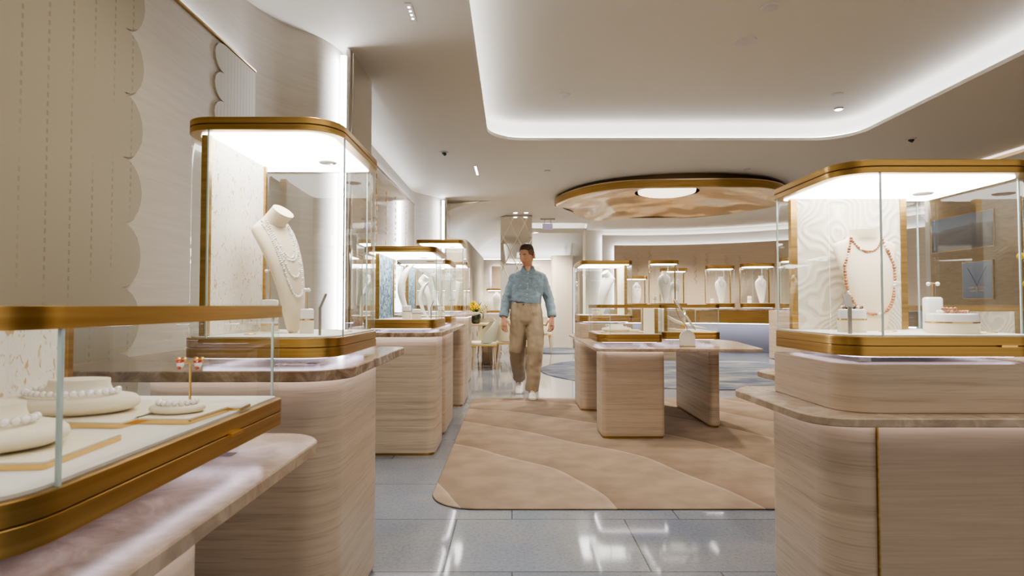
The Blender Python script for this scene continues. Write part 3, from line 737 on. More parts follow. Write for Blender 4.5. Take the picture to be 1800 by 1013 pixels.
caseC = display_case(-1.10, -.56, 4.33, 5.03, .93, 1.535, 'nearer blue-backed display case on the brown left worktop', ('x', -1.0, 4.40, 4.95, 'bluewave'), [.08, .09, .05, .05])
caseD = display_case(-1.12, -.59, 5.68, 6.30, .93, 1.54, 'second blue-backed display case, behind the nearer one', ('x', -1.02, 5.75, 6.2, 'bluewave'), [.08, .09, .05, .05])
caseE = display_case(-1.10, -.56, 6.72, 7.32, 1.035, 1.85, 'taller distant display case rising behind the blue-backed ones', None, [.08, .08, .05, .05], gap=.04)
caseF = display_case(-1.15, -.62, 8.15, 8.80, 1.035, 1.70, 'farthest display case at the end of the left row near the flowers', None, [.08, .08, .05, .05], gap=.04)
caseR = display_case(1.06, 1.71, 1.88, 2.42, .937, 1.568, 'large near-right display case with the long brown bead necklace', ('y', 2.34, 1.115, 1.548, 'relief'), [.12, .10, .05, .05], door='y')
caseR2 = display_case(2.05, 2.72, 2.85, 3.25, .812, 1.101, 'low display case with carved cream panel behind the near right case', ('y', 3.15, 2.30, 2.68, 'relief'), .06, low=True, gap=.055)
caseI1 = display_case(.705, 1.24, 4.86, 5.50, .797, 1.108, 'low island case on the left with cream trays and side panel', ('x', 1.205, 4.95, 5.42, 'creampanel'), [.10, .04, .04, .04], low=True, gap=.04)
caseI2 = display_case(1.335, 1.865, 5.27, 5.90, .797, 1.108, 'low island case on the right holding a reclining white bust', ('x', 1.385, 5.34, 5.83, 'creampanel'), [.06, .06, .04, .04], low=True, gap=.04)
caseI3 = display_case(.715, 1.27, 6.19, 6.80, .93, 1.572, 'taller island case standing on the riser at the back of the island', ('x', 1.20, 6.25, 6.72, 'creampanel'), [.09, .05, .04, .04])
rd = .16
def tower_post(t, x, y, z0, z1): obj('frame_post', MB().box(x-.012, x+.012, y-.012, y+.012, z0, z1), 'brass', t)
towers = [
  (3.72, 13.62, .30, 1.05, 1.95, 'glass bust tower half hidden behind the tallest island tower'),
  (4.75, 13.50, .315, 1.05, 2.00, 'glass bust tower on the curved brass counter, second from the near right case'),
  (5.42, 13.06, .35, 1.05, 2.02, 'glass bust tower on the curved brass counter next to the near right case'),
  (2.92, 13.95, .27, 1.05, 1.79, 'shortest glass bust tower beside the cream-panelled island case'),
  (3.12, 12.17, .30, 1.04, 2.02, 'tall glass bust tower rising directly behind the right low island case'),
  (5.85, 12.21, .30, 1.04, 2.08, 'brass-topped glass tower mostly hidden by the near right case'),
]
for (x, y, h, zb, zt, lb) in towers:
    tt = display_case(x-h, x+h, y-h*.62, y+h*.62, zb, zt, lb, None, rd, gap=.04, base_h=.10, name='bust_tower', rim=.075); tower_post(tt, h-.03, h*.45, .14, zt-zb+.04-.075); tower_post(tt, -h+.03, h*.45, .14, zt-zb+.04-.075)

# ------------------------------------------------------------------ busts and jewellery
def interp(secs, z):
    for a, b in zip(secs, secs[1:]):
        if a[0] <= z <= b[0]:
            t = (z - a[0])/(b[0]-a[0]); t = t*t*(3-2*t) if False else t
            return [a[k] + (b[k]-a[k])*t for k in range(4)]
    return secs[-1] if z > secs[-1][0] else secs[0]
BUST = [(0, .020, .016, .010), (.02, .022, .034, .016), (.08, .022, .052, .022), (.16, .010, .068, .026), (.24, -.012, .084, .029), (.31, -.042, .098, .031), (.355, -.066, .106, .031), (.375, -.074, .100, .031), (.392, -.076, .072, .032), (.406, -.068, .050, .036), (.424, -.050, .043, .037), (.442, -.028, .044, .039)]
TALL = [(0, .03, .045, .014), (.04, .028, .062, .018), (.13, .020, .082, .022), (.22, .006, .100, .024), (.30, -.012, .120, .024), (.33, -.020, .118, .025), (.345, -.022, .080, .028), (.36, -.02, .058, .032), (.386, -.016, .052, .034)]
SHIELD = [(0, .01, .022, .015), (.02, .01, .035, .02), (.08, .008, .052, .025), (.16, .0, .072, .03), (.24, -.005, .088, .034), (.30, -.008, .086, .034), (.335, -.008, .062, .032), (.352, -.008, .038, .032), (.37, -.006, .032, .031), (.395, -.004, .033, .032)]
OVAL = [(0, .0, .03, .015), (.02, .0, .05, .025), (.10, .0, .075, .04), (.20, .0, .085, .045), (.29, .0, .08, .042), (.335, .0, .06, .036), (.355, .0, .036, .032), (.375, .0, .030, .030), (.395, .0, .030, .030)]
CRES = [(0, .075, .018, .010), (.03, .05, .03, .015), (.10, .012, .04, .020), (.18, -.012, .052, .024), (.25, -.014, .062, .026), (.32, .006, .066, .026), (.37, .035, .060, .022), (.40, .065, .044, .014), (.412, .085, .036, .006)]
def bust_mesh(secs, sc=1, n=28, lean_end=None):
    if lean_end is None: lean_end = .8 if secs is BUST else .35
    pts = [(s[1], s[0], s[2], s[3]) for s in secs]
    cc = catmull([Vector((a, b, c)) for a, b, c, d in pts], 4); dd = catmull([Vector((d, 0, 0)) for a, b, c, d in pts], 4)
    rs = []
    for i, (p, d) in enumerate(zip(cc, dd)):
        q0 = cc[max(i-1, 0)]; q1 = cc[min(i+1, len(cc)-1)]; tg = Vector((q1.x-q0.x, 0, q1.y-q0.y)).normalized()
        nr = Vector((tg.z, 0, -tg.x)) * lean_end + Vector((1, 0, 0))*(1-lean_end)
        rs.append([tuple((Vector((p.x, 0, p.y)) + Vector((0, 1, 0))*max(p.z, .004)*math.cos(2*PI*k/n) + nr*max(d.x, .004)*math.sin(2*PI*k/n))*sc) for k in range(n)])
    return MB().rings(rs)
def front_x(secs, y, z):
    s = interp(secs, z); f = max(0, 1 - (y/max(s[2], .001))**2)
    return s[1] + s[3]*math.sqrt(f)
def bust(name, secs, x, y, z, rz, label, sc=1, mat='bustcream', tilt=0, group='necklace busts'):
    o = obj(name, bust_mesh(secs, sc), mat, loc=(x, y, z), smooth=50); o.rotation_euler = (0, tilt, rz)
    tag(o, label, 'bust', group); return o
def strand(secs, yw, ztop, zbot, yoff=0, pw=2.0, n=60, z_at=None):
    P = []
    for k in range(n+1):
        u = -1 + 2*k/n; y = yw*math.copysign(abs(u)**.75, u) + yoff; z = zbot + (ztop-zbot)*abs(u)**pw
        P.append((front_x(secs, y, z) + .003, y, z))
    return P
def bead_string(name, strands, rad, mat, b, label, sc=1, step=None, part=None, mix=None, cat='necklace', loc=None, rot=None, jitter=0):
    """beads along paths given in the bust's own frame"""
    root = None; mbs = {}
    for P in strands:
        P = [Vector(p)*sc for p in P]; dist = 0; nxt = 0; st = step or rad*2.02; i = 0
        for a, c in zip(P, P[1:]):
            l = (c-a).length
            while nxt <= dist + l:
                q = a + (c-a)*((nxt-dist)/max(l, 1e-9)); kk = mix(i) if mix else mat
                r2 = rad*(1+random.uniform(-jitter, jitter))
                mbs.setdefault(kk, MB()).sphere(q, r2, 8, 6); nxt += st; i += 1
            dist += l
    keys = list(mbs)
    first = obj(name, mbs[keys[0]], keys[0], smooth=80)
    for kk in keys[1:]: obj({'pearl': 'pearl_beads', 'wood_bead': 'brown_beads', 'gold': 'gold_beads', 'gloss_white': 'white_beads'}.get(kk, 'beads'), mbs[kk], kk, first, smooth=80)
    first.location = b.location if b else loc; first.rotation_euler = b.rotation_euler if b else (rot or (0,0,0))
    tag(first, label, cat); return first
zB = .93 + DK
bB_ = bust('necklace_bust', BUST, -.83, 2.20, zB, R(-20), 'tall cream bust leaning in the large left case, draped with pearl strands', 1.03)
bead_string('necklace', [strand(BUST, .055, .41, .27), strand(BUST, .062, .40, .20), strand(BUST, .068, .39, .13), strand(BUST, .072, .385, .26)], .0042, 'pearl', bB_, 'layered pearl strand necklace on the tall leaning bust', 1.03, jitter=.35)
def riser_cyl(x, y, z, r, h, label, hb=.55, sq=False):
    t = thing('jewellery_stand', label, 'stand', (x, y, z), group='white display stands')
    obj('lower_body', MB().lathe([(r, 0), (r, h*hb-.002)], n=28), 'cream', t, smooth=40)
    obj('gold_band', MB().lathe([(r+.0006, h*hb-.002), (r+.0006, h*hb+h*.04)], n=28), 'gold', t, smooth=40)
    obj('upper_body', MB().lathe([(r, h*hb+h*.041), (r, h-.008), (r-.002, h-.003), (r-.008, h)], n=28), 'gloss_white', t, smooth=40)
    return t
def tee(x, y, z, h, w, label, rz=0, mats=('pearl', 'pearl')):
    t = thing('earring_stand', label, 'earring stand', (x, y, z), rz, group='earring stands')
    obj('stem', MB().tube([(0,0,0), (0,0,h)], .0025, 8).tube([(-w,0,h+.002), (-w*.5,0,h-.002), (0,0,h), (w*.5,0,h-.002), (w,0,h+.002)], .0018, 8), 'gold', t, smooth=60)
    for s in (-1, 1):
        e = obj('earring', MB().sphere((s*w, -.004, h-.004), .0075, 12, 8), mats[0], t, smooth=80)
        if len(mats) > 2: obj('charm', MB().sphere((s*w, -.008, h-.010), .004, 8, 6).tube([(s*w-.006, -.006, h+.004), (s*w, -.008, h-.002), (s*w+.006, -.006, h+.004)], .003, 6), mats[2], e)
        if len(mats) > 1 and mats[1] != 'pearl': obj('gold_bow', MB().sphere((s*w-.006, -.002, h+.006), .006, 8, 6, (1, .6, .8)).sphere((s*w+.006, -.002, h+.006), .006, 8, 6, (1, .6, .8)), mats[1], e, smooth=60)
    return t
riser_cyl(-.95, 2.32, zB, .032, .125, 'tall white cylinder stand behind the leaning pearl bust', .2)
tee(-.95, 2.32, zB+.125, .115, .012, 'long gold earring stand on the tall white cylinder behind the leaning bust')
riser_cyl(-.748, 2.16, zB, .0245, .09, 'small white cylinder stand right of the leaning pearl bust')
tee(-.748, 2.16, zB+.09, .072, .006, 'short gold earring stand on the small cylinder right of the leaning bust')
def info_stand(x, y, z, h, label, rz=0):
    t = thing('price_stand', label, 'stand', (x, y, z), rz, group='slim grey price stands')
    obj('post', MB().prism(rrect(-.006, .006, -.004, .004, .002, 2), 0, h*.66), 'grey', t)
    mb = MB(); a = R(22); hh = h*.36
    for s in (0,):
        mb.rings([[(-.013, .003, h*.64), (.013, .003, h*.64), (.013, -.003, h*.64), (-.013, -.003, h*.64)], [(-.013, .003+hh*math.sin(a), h*.64+hh*math.cos(a)), (.013, .003+hh*math.sin(a), h*.64+hh*math.cos(a)), (.013, -.003+hh*math.sin(a), h*.64+hh*math.cos(a)), (-.013, -.003+hh*math.sin(a), h*.64+hh*math.cos(a))]])
    obj('tilted_plate', mb, 'grey', t)
    return t
info_stand(-.655, 2.02, zB, .145, 'grey price stand with tilted plate in the large left case', R(-78))
def coaster(x, y, z, label, r=.02):
    o = obj('gold_disc', MB().lathe([(r, 0), (r, .003), (r-.001, .004)], n=24), 'gold', loc=(x, y, z), smooth=30); tag(o, label, 'disc', 'small gold discs'); return o
coaster(-.91, 2.06, zB, 'small gold disc on the deck left of the leaning pearl bust')
coaster(-.635, 2.28, zB, 'small gold disc near the right glass of the large left case')

# right case R
zR = .937 + DK
bR_ = bust('necklace_bust', TALL, 1.352, 2.25, zR, R(-90), 'broad cream bust with long brown bead necklace in the near right case', 1.0, tilt=0)
def mixR(i): return 'pearl' if i % 13 in (6, 7) else 'wood_bead'
def ring_long():
    P = []
    for k in range(81):
        u = -1 + 2*k/80; y = .094*math.sin(u*PI*.62)/math.sin(PI*.5)*1.0; z = .062 + .29*abs(u)**2.3
        if abs(u) > .82: y = math.copysign(.094*math.sin(.82*PI*.62) - (abs(u)-.82)*.20, u)
        P.append((front_x(TALL, y, min(z, .365)) + .004, y, z))
    return P
bead_string('necklace', [ring_long()], .0056, 'wood_bead', bR_, 'long double necklace of brown beads and white pearls on the broad bust', 1.0, mix=mixR, jitter=.25)
nk = bead_string('choker', [strand(TALL, .056, .345, .30, n=30)], .0046, 'wood_bead', bR_, 'short brown bead strand around the neck of the broad bust', 1.0, mix=lambda i: 'pearl' if i % 11 == 5 else 'wood_bead', jitter=.2)
riser_cyl(1.205, 2.10, zR, .046, .082, 'white round stand with gold band under the dark bracelet in the near right case')
def ring_path(r, z, squash=1, n=40): return [(r*math.cos(2*PI*k/n), r*squash*math.sin(2*PI*k/n), z) for k in range(n+1)]
bead_string('bracelet', [ring_path(.030, .006)], .006, 'wood_bead', None, 'dark bead and pearl bracelet on the left round stand of the near right case', mix=lambda i: ['wood_bead', 'black', 'pearl', 'wood_bead', 'black'][i % 5], loc=(1.205, 2.10, zR+.082), cat='bracelet')
riser_cyl(1.50, 2.02, zR, .076, .068, 'wide white drum stand with gold band in the near right case')
bead_string('bracelet', [ring_path(.042, .0045, .8), [(.03+.012*k, .0+.004*k, .0045) for k in range(4)], [(-.03+.02*math.cos(k*.5), -.03+.012*math.sin(k*.5), .015) for k in range(8)]], .006, 'pearl', None, 'coiled pearl and brown bead strand lying on the wide drum stand', mix=lambda i: 'pearl' if (i//6) % 2 else 'wood_bead', loc=(1.50, 2.02, zR+.068), cat='bracelet')
t = thing('jewellery_stand', 'glossy white rounded block stand behind the wide drum stand', 'stand', (1.535, 2.16, zR), group='white display stands')
obj('stand_body', MB().prism(rrect(-.031, .031, -.018, .018, .012), 0, .125, .006), 'gloss_white', t, smooth=50)
tee(1.535, 2.16, zR+.125, .052, .017, 'gold T-shaped stand with two pearl earrings on the glossy block')
info_stand(1.135, 1.99, zR, .137, 'grey price stand near the left corner of the near right case', R(5))
coaster(1.345, 2.12, zR, 'flat gold disc at the foot of the broad bust', .028)
coaster(1.635, 2.05, zR, 'flat gold disc right of the wide drum stand', .035)

# C, D cases
zC = .93 + DK
bust('necklace_bust', CRES, -.87, 4.72, zC, R(20), 'white crescent bust nearest the blue wave panel in the nearer blue-backed case', 1.05, 'white')
bust('necklace_bust', CRES, -.74, 4.85, zC, R(10), 'smaller white crescent bust in the middle of the nearer blue-backed case', .72, 'white')
riser_cyl(-.80, 4.50, zC, .033, .10, 'white cylinder stand left of the pair in the nearer blue-backed case')
riser_cyl(-.72, 4.47, zC, .036, .075, 'shorter white cylinder stand next to the price stand in the nearer blue-backed case')
info_stand(-.615, 4.50, zC, .14, 'grey price stand in the nearer blue-backed case', R(-78))
bust('necklace_bust', BUST, -.85, 6.0, zC, R(-10), 'white bust leaning in the second blue-backed case', .9, 'white')
bust('necklace_bust', TALL, -.82, 7.0, 1.035+DK, R(-60), 'cream bust inside the taller distant left case', 1.1, 'white')
bust('necklace_bust', TALL, -.85, 8.45, 1.035+DK, R(-60), 'cream bust inside the farthest left case', 1.0, 'white')
riser_cyl(-.70, 6.9, 1.035+DK, .035, .10, 'white cylinder stand inside the taller distant left case')
riser_cyl(-.70, 5.85, zC, .035, .09, 'white cylinder stand in the second blue-backed case')

# island
zI = .797 + DK
bI = bust('necklace_bust', BUST, .985, 6.42, zC, R(208), 'white bust leaning left in the taller island case', 1.05, 'white')
riser_cyl(.90, 6.34, zC, .04, .09, 'white cylinder stand beside the bust in the taller island case')
def tray(x, y, z, w, d, label, rz=0, h=.010):
    t = thing('tray', label, 'tray', (x, y, z), rz, group='cream gold-edged trays')
    obj('tray_edge', MB().prism(rrect(-w/2, w/2, -d/2, d/2, .006, 3), 0, h-.002), 'gold', t)
    obj('tray_pad', MB().prism(rrect(-w/2+.001, w/2-.001, -d/2+.001, d/2-.001, .006, 3), h-.002, h+.001), 'cream', t)
    return t
def collar_disc(x, y, z, rx, ry, label, neck=True, rz=0, pl=.005, nlabel=None):
    t = thing('collar_display', label, 'necklace display', (x, y, z), rz, group='flat cream collar displays')
    n = 40; el = lambda f, zz, dy=0: [(rx*f*math.cos(2*PI*k/n), ry*f*math.sin(2*PI*k/n)+dy, zz) for k in range(n)]
    q = min(1, rx/.11)
    obj('pad', MB().rings([el(.70, 0), el(.86, .004*q), el(.985, .012*q), el(1, .018*q), el(.985, .024*q), el(.93, .030*q), el(.8, .033*q)]), 'cream', t, smooth=60)
    if neck: obj('neck_rise', MB().rings([el(.66, .032, .01), el(.52, .038, .015), el(.46, .052, .018), el(.45, .062, .02)]), 'cream', t, smooth=50)
    if nlabel:
        P = [(rx*.66*math.cos(a), ry*.68*math.sin(a), (.036 if neck else .033*q)+pl*.9) for a in [R(-200 + 220*k/50) for k in range(51)]]
        bead_string('pearl_necklace', [P], pl, 'pearl', t, nlabel)
    return t
zA = .812 + DK
tray(-.82, 1.17, zA, .26, .20, 'cream gold-edged tray under the farther pearl collar in the near-left case', R(-4))
collar_disc(-.865, 1.17, zA+.011, .125, .085, 'farther flat cream collar display in the near-left case', True, R(0), .0065, 'string of white pearls around the farther cream collar')
tray(-.78, .875, zA, .30, .18, 'cream gold-edged tray under the nearer pearl collar', R(4))
collar_disc(-.80, .875, zA+.011, .135, .095, 'nearer flat cream collar display at the front corner of the low near-left case', True, 0, .0068, 'string of white pearls around the nearer cream collar')
tray(-.645, 1.17, zA, .11, .14, 'small cream tray under the pearl bracelet pad', R(-4))
collar_disc(-.655, 1.165, zA+.011, .052, .040, 'small oval cream pad with the earring stand behind it', False, 0, .0055, 'string of white pearls heaped on the small oval pad')
tee(-.650, 1.20, zA+.03, .075, .018, 'gold stand with pearl and red bow earrings in the near-left case', 0, ('pearl', 'gold', 'red'))
t = thing('price_card', 'small white card with gold edge at the right glass of the near-left case', 'card', (-.592, 1.27, zA), R(3))
obj('card_edge', MB().prism(rrect(-.024, .024, -.028, .028, .004, 3), 0, .005), 'gold', t); obj('card_face', MB().prism(rrect(-.023, .023, -.027, .027, .004, 3), .005, .007), 'white', t)

tray(.93, 5.12, zI, .36, .26, 'wide cream tray in the left low island case', 0)
collar_disc(.90, 5.10, zI+.011, .13, .075, 'flat cream collar display on the tray of the left low island case', True, 0, .0045, 'pearl string on the collar in the left low island case')
collar_disc(1.04, 5.08, zI+.011, .06, .045, 'small cream oval pad beside the collar in the left low island case', False)
tee(.86, 5.35, zI, .065, .010, 'gold earring stand at the rear of the left low island case')
tray(1.52, 5.5, zI, .18, .28, 'cream tray in the right low island case', 0)
collar_disc(1.46, 5.45, zI+.011, .05, .04, 'small cream oval pad on the tray of the right low island case', False)
def reclining():
    secs = [(-.20, .135, .03, .006), (-.17, .115, .07, .012), (-.10, .075, .075, .016), (-.02, .045, .06, .016), (.08, .022, .045, .014), (.16, .010, .03, .008), (.19, .006, .02, .004)]
    rs = []
    for x, z, w, th in secs:
        rs.append([(x, w*math.cos(2*PI*k/20), z + th*math.sin(2*PI*k/20)) for k in range(20)])
    return MB().rings(rs)
o = obj('necklace_bust', reclining(), 'white', loc=(1.63, 5.55, zI+.012), smooth=60); tag(o, 'reclining white bust sloping down to the right in the right low island case', 'bust', 'necklace busts')
obj('support_block', MB().box(-.05, -.015, -.02, .02, -.001, .045), 'gold', o)
# table mirror
t = thing('table_mirror', 'tilted oval table mirror on a white arched marble foot at the island edge', 'mirror', (1.46, 4.94, .757), 0)
mb = MB(); P = [(-.062, 0), (.062, 0)] + [(.062*math.cos(R(a)), .07 + .06*math.sin(R(a))) for a in range(0, 181, 15)]
mb.rings([[(x, -.016, z+.006) for x, z in P], [(x, .016, z+.006) for x, z in P]])
obj('marble_foot', mb, 'marble_white', t, smooth=40)
obj('foot_plate', MB().box(-.064, .064, -.02, .02, 0, .006), 'brass', t)
c = Vector((-.02, 0, .27)); d1 = Vector((-.085, 0, .125)); d2 = Vector((.035, .095, .0)); nn = d1.cross(d2).normalized()
mb = MB(); n = 36
ringf = lambda f, o: [tuple(c + d1*f*math.cos(2*PI*k/n) + d2*f*math.sin(2*PI*k/n) + nn*o) for k in range(n)]
obj('mirror_plate', MB().rings([ringf(1, -.004), ringf(1, .004)]), 'mirror', t, smooth=30)
obj('mirror_frame', MB().tube([tuple(c + d1*1.03*math.cos(2*PI*k/n) + d2*1.03*math.sin(2*PI*k/n)) for k in range(n+1)], .004, 8), 'glass_edge', t, smooth=60)
obj('bracket', MB().tube(catmull([(.0, 0, .13), (-.005, .01, .17), (-.05, .05, .24), (-.085, .04, .33), (-.11, .0, .385)], 5), .0035, 8), 'gold', t, smooth=60)
# busts in the towers
for i, (x, y, h, zb, zt, lb) in enumerate(towers):
    nm = ['half hidden tower', 'tower second from the near right case', 'tower next to the near right case', 'shortest tower', 'tall tower behind the low island case', 'tower mostly hidden by the near right case'][i]
    sec, sc = (TALL, 1.45) if i in (0, 1, 2, 4, 5) else (OVAL, 1.25)
    if i == 4: sc = 1.6
    if i == 0: sc = 1.3
    b = bust('necklace_bust', SHIELD if i != 3 else OVAL, x + (.02 if i != 2 else .08), y, zb+.102, R(-80 if i != 4 else -70), 'white bust inside the ' + nm, sc if i == 3 else sc*1.05, 'white', group='tower busts')
    bead_string('necklace', [strand(SHIELD if i != 3 else OVAL, .045, .345, .24, n=26)], .0035, 'grey', b, 'fine necklace on the bust of the ' + nm, sc if i == 3 else sc*1.05, step=.010)
    if i in (1, 2, 4): riser_cyl(x - .19, y-.03, zb+.102, .045, .15 if i != 1 else .10, 'white cylinder stand inside the ' + nm)

# ------------------------------------------------------------------ back room: table, chairs, flowers, case and mirror
t = thing('meeting_table', 'pale oak table with slab legs beside the cream chairs in the back', 'table', (0, 11.3, 0))
obj('table_top', MB().prism(rrect(-.78, .62, -.55, .35, .06), .725, .76, .004), 'pale_wood', t, smooth=30)
obj('leg', MB().prism(rrect(-.56, -.37, -.12, .10, .03), 0, .725), 'pale_wood', t, smooth=30)
obj('leg', MB().prism(rrect(.30, .46, -.25, .10, .03), 0, .725), 'pale_wood', t, smooth=30)
def chair(x, y, rz, label, back='chair_fabric'):
    t = thing('dining_chair', label, 'chair', (x, y, 0), rz, group='cream upholstered chairs')
    obj('seat', MB().prism(rrect(-.23, .23, -.24, .22, [.12, .12, .05, .05]), .41, .475, .015), 'chair_fabric', t, smooth=50)
    obj('piping', MB().ringprism(rrect(-.234, .234, -.244, .224, [.12, .12, .05, .05]), rrect(-.22, .22, -.23, .21, [.12, .12, .05, .05]), .402, .412), 'yellow', t)
    mb = MB(); rs = []
    for j in range(9):
        f = j/8; z = .46 + .36*f; w = .235*(1 - .35*f*f*f) ; a0 = 115 - 60*f**1.5
        A = []; B = []
        for k in range(15):
            a = R(90 - a0 + 2*a0*k/14); px_, py_ = w*math.cos(a), .02 + .20*math.sin(a) + .05*f
            A.append((px_, py_, z)); B.append((px_*1.08, .02 + .225*math.sin(a) + .05*f, z))
        rs.append(A + B[::-1])
    mb.rings(rs)
    obj('backrest', mb, back, t, smooth=50)
    for sx in (-1, 1):
        for sy in (-1, 1):
            obj('leg', MB().tube([(sx*.18, sy*.17, .41), (sx*.185, sy*.18, .25), (sx*.20, sy*.205, 0)], [.03, .02, .012], 10), 'pale_wood', t, smooth=60)
    return t
chair(-.52, 10.35, R(-75), 'sage-backed cream chair at the left end of the oak table', 'chair_sage')
chair(-.10, 10.75, R(178), 'cream chair on the near side of the oak table, left of the man')
chair(.22, 10.2, R(175), 'cream chair mostly hidden behind the man')
chair(.62, 13.6, R(-60), 'cream chair standing farther back, right of the man').location.z = .0105
chair(-.50, 12.6, R(10), 'tall-backed beige chair behind the flower vase')
# flowers
t = thing('flower_vase', 'dark green vase of yellow flowers and leaves on the oak table', 'vase of flowers', (-.67, 10.98, .76))
obj('vase', MB().lathe([(.05, 0), (.085, .02), (.10, .08), (.10, .15), (.085, .19), (.075, .185), (.08, .15)], n=28), 'vase', t, smooth=60)
def bloom(p, r, mat, nm):
    mb = MB(); p = Vector(p)
    mb.sphere(p, r*.62, 10, 8)
    for k in range(26):
        a = k*2.4; e = math.acos(1 - 1.5*(k+.5)/26); d = Vector((math.sin(e)*math.cos(a), math.sin(e)*math.sin(a), math.cos(e)))
        mb.tube([p + d*r*.4, p + d*r*.8, p + d*r*1.1], [r*.2, r*.24, r*.03], 5)
    obj(nm, mb, mat, t, smooth=60)
for p, r, m_ in (((-.08, -.06, .29), .075, 'petal'), ((.02, -.08, .30), .07, 'petal'), ((-.04, -.02, .36), .06, 'petal'), ((.11, -.06, .235), .07, 'petal2'), ((.17, 0, .29), .075, 'petal2')): bloom(p, r, m_, 'flower')
mb = MB()
for k in range(46):
    a = random.uniform(0, 2*PI); e = random.uniform(.2, 1.5); l = random.uniform(.16, .30)
    d = Vector((math.cos(a)*math.sin(e)+.25, math.sin(a)*math.sin(e), math.cos(e))).normalized()
    s0 = Vector((.0, 0, .19)); mid = s0 + d*l*.55; tip = s0 + d*l + Vector((0, 0, -.25*l*e*.5)); sd = d.cross(Vector((0,0,1))).normalized()*.016
    mb.add([s0 - sd*.3, s0 + sd*.3, mid + sd, tip, mid - sd], [(0,1,2,4), (4,2,3)])
obj('leaves', mb, 'leaf', t)
# far wall counter, case, panels
o = obj('counter_base', MB().prism(rrect(-.72, .75, 15.1, 15.9, .1), 0, .88, .003), 'backwall', smooth=30); tag(o, 'cream counter against the far wall behind the oak table', 'counter', 'stone counter bases')
display_case(-.66, -.08, 15.2, 15.75, .905, 1.53, 'warm lit display case against the far wall, left of the mirrored pillar', None, .04)
display_case(.10, .70, 15.2, 15.75, .905, 1.53, 'warm lit display case against the far wall, partly hidden by the man', None, .04)
bust('necklace_bust', OVAL, -.40, 15.4, .905+DK, R(-90), 'white bust in the far wall case left of the pillar', 1.2, 'white')
bust('necklace_bust', OVAL, .48, 15.4, .905+DK, R(-90), 'white bust in the far wall case behind the man', 1.2, 'white')
for x0, x1, lb in ((-.55, -.05, 'plain tan wall panel with glowing edges above the far left case'), (.25, .75, 'plain tan wall panel with glowing edges above the far right case')):
    t = thing('wall_panel', lb, 'panel', ((x0+x1)/2, 15.93, 0), group='tan glowing wall panels'); w = (x1-x0)/2
    obj('panel_board', MB().box(-w, w, -.06, -.04, 1.55, 2.15), 'beigewall', t)
    obj('light_strip', MB().box(-w+.02, w-.02, -.03, -.02, 2.08, 2.10).box(-w+.02, -w+.04, -.03, -.02, 1.6, 2.08), 'cove', t)
t = thing('wall_mirror', 'tall rectangular mirror with glowing edge on the far wall right of the man', 'mirror', (1.95, 15.9, 0))
obj('mirror_glass', MB().box(-.25, .40, -.06, -.04, .35, 2.12), 'mirror', t)
obj('light_strip', MB().box(-.30, -.282, -.05, -.03, .35, 2.12).box(-.28, .4, -.05, -.03, 2.14, 2.16), 'edgeglow', t)

# right wall pictures
def picture(y0, y1, z0, z1, label, cols):
    t = thing('wall_picture', label, 'picture', (6.195, (y0+y1)/2, (z0+z1)/2), group='blue photographs on the tan wall'); h = (y1-y0)/2; v = (z1-z0)/2
    obj('frame', MB().box(-.02, 0, -h-.01, h+.01, -v-.01, v+.01), 'brass', t)
    obj('print', MB().box(-.022, -.0205, -h, h, -v, v), cols, t)
    return t
def grad_mat(name, stops, k):
    m, nt, out = nmat(name); mp = coords(nt, (1, 1, 1)); n = nt.nodes.new('ShaderNodeTexNoise'); n.inputs['Scale'].default_value = 5
    mp.inputs['Scale'].default_value = (1, .4, 2); L(nt, mp, 0, n, 0)
    sp = nt.nodes.new('ShaderNodeSeparateXYZ'); tc = nt.nodes.new('ShaderNodeTexCoord'); L(nt, tc, 'Object', sp, 0)
    a = nt.nodes.new('ShaderNodeMath'); a.operation = 'MULTIPLY_ADD'; a.inputs[1].default_value = k; a.inputs[2].default_value = .35; L(nt, sp, 'Z', a, 0)
    b = nt.nodes.new('ShaderNodeMath'); b.operation = 'MULTIPLY_ADD'; b.inputs[1].default_value = .3; L(nt, n, 0, b, 0); L(nt, a, 0, b, 2)
    r = ramp(nt, stops); L(nt, b, 0, r, 0); bs = nt.nodes.new('ShaderNodeBsdfPrincipled'); bs.inputs['Roughness'].default_value = .3; L(nt, r, 0, bs, 'Base Color'); L(nt, bs, 0, out, 0); return m
M['sea'] = grad_mat('sea_print', [(.2, (.07, .07, .08)), (.5, (.16, .16, .17)), (.62, (.22, .24, .28)), (.66, (.30, .38, .50)), (1, (.24, .32, .46))], 1.8)
M['bluep'] = grad_mat('blue_print', [(.2, (.16, .22, .36)), (.8, (.26, .34, .50))], 1.2)
picture(7.57, 8.68, 1.87, 2.34, 'wide framed sea photograph in grey and blue on the right tan wall', 'sea')
p = picture(7.6, 8.1, 1.19, 1.68, 'small framed blue photograph of a winged pendant necklace on the tan wall', 'bluep')
mb = MB(); 
mb.tube([(-.024, .16, .17), (-.024, .04, .0), (-.024, 0, -.08)], .003, 5).tube([(-.024, -.16, .17), (-.024, -.04, .0), (-.024, 0, -.08)], .003, 5)
for s in (-1, 1):
    mb.sphere((-.024, s*.08, -.10), .07, 14, 6, (.02, 1, .22)); mb.sphere((-.024, s*.07, -.145), .055, 14, 6, (.02, 1, .2))
mb.sphere((-.025, 0, -.12), .03, 10, 8, (.1, .6, 1.6))
obj('pendant_print', mb, 'grey', p, smooth=60)
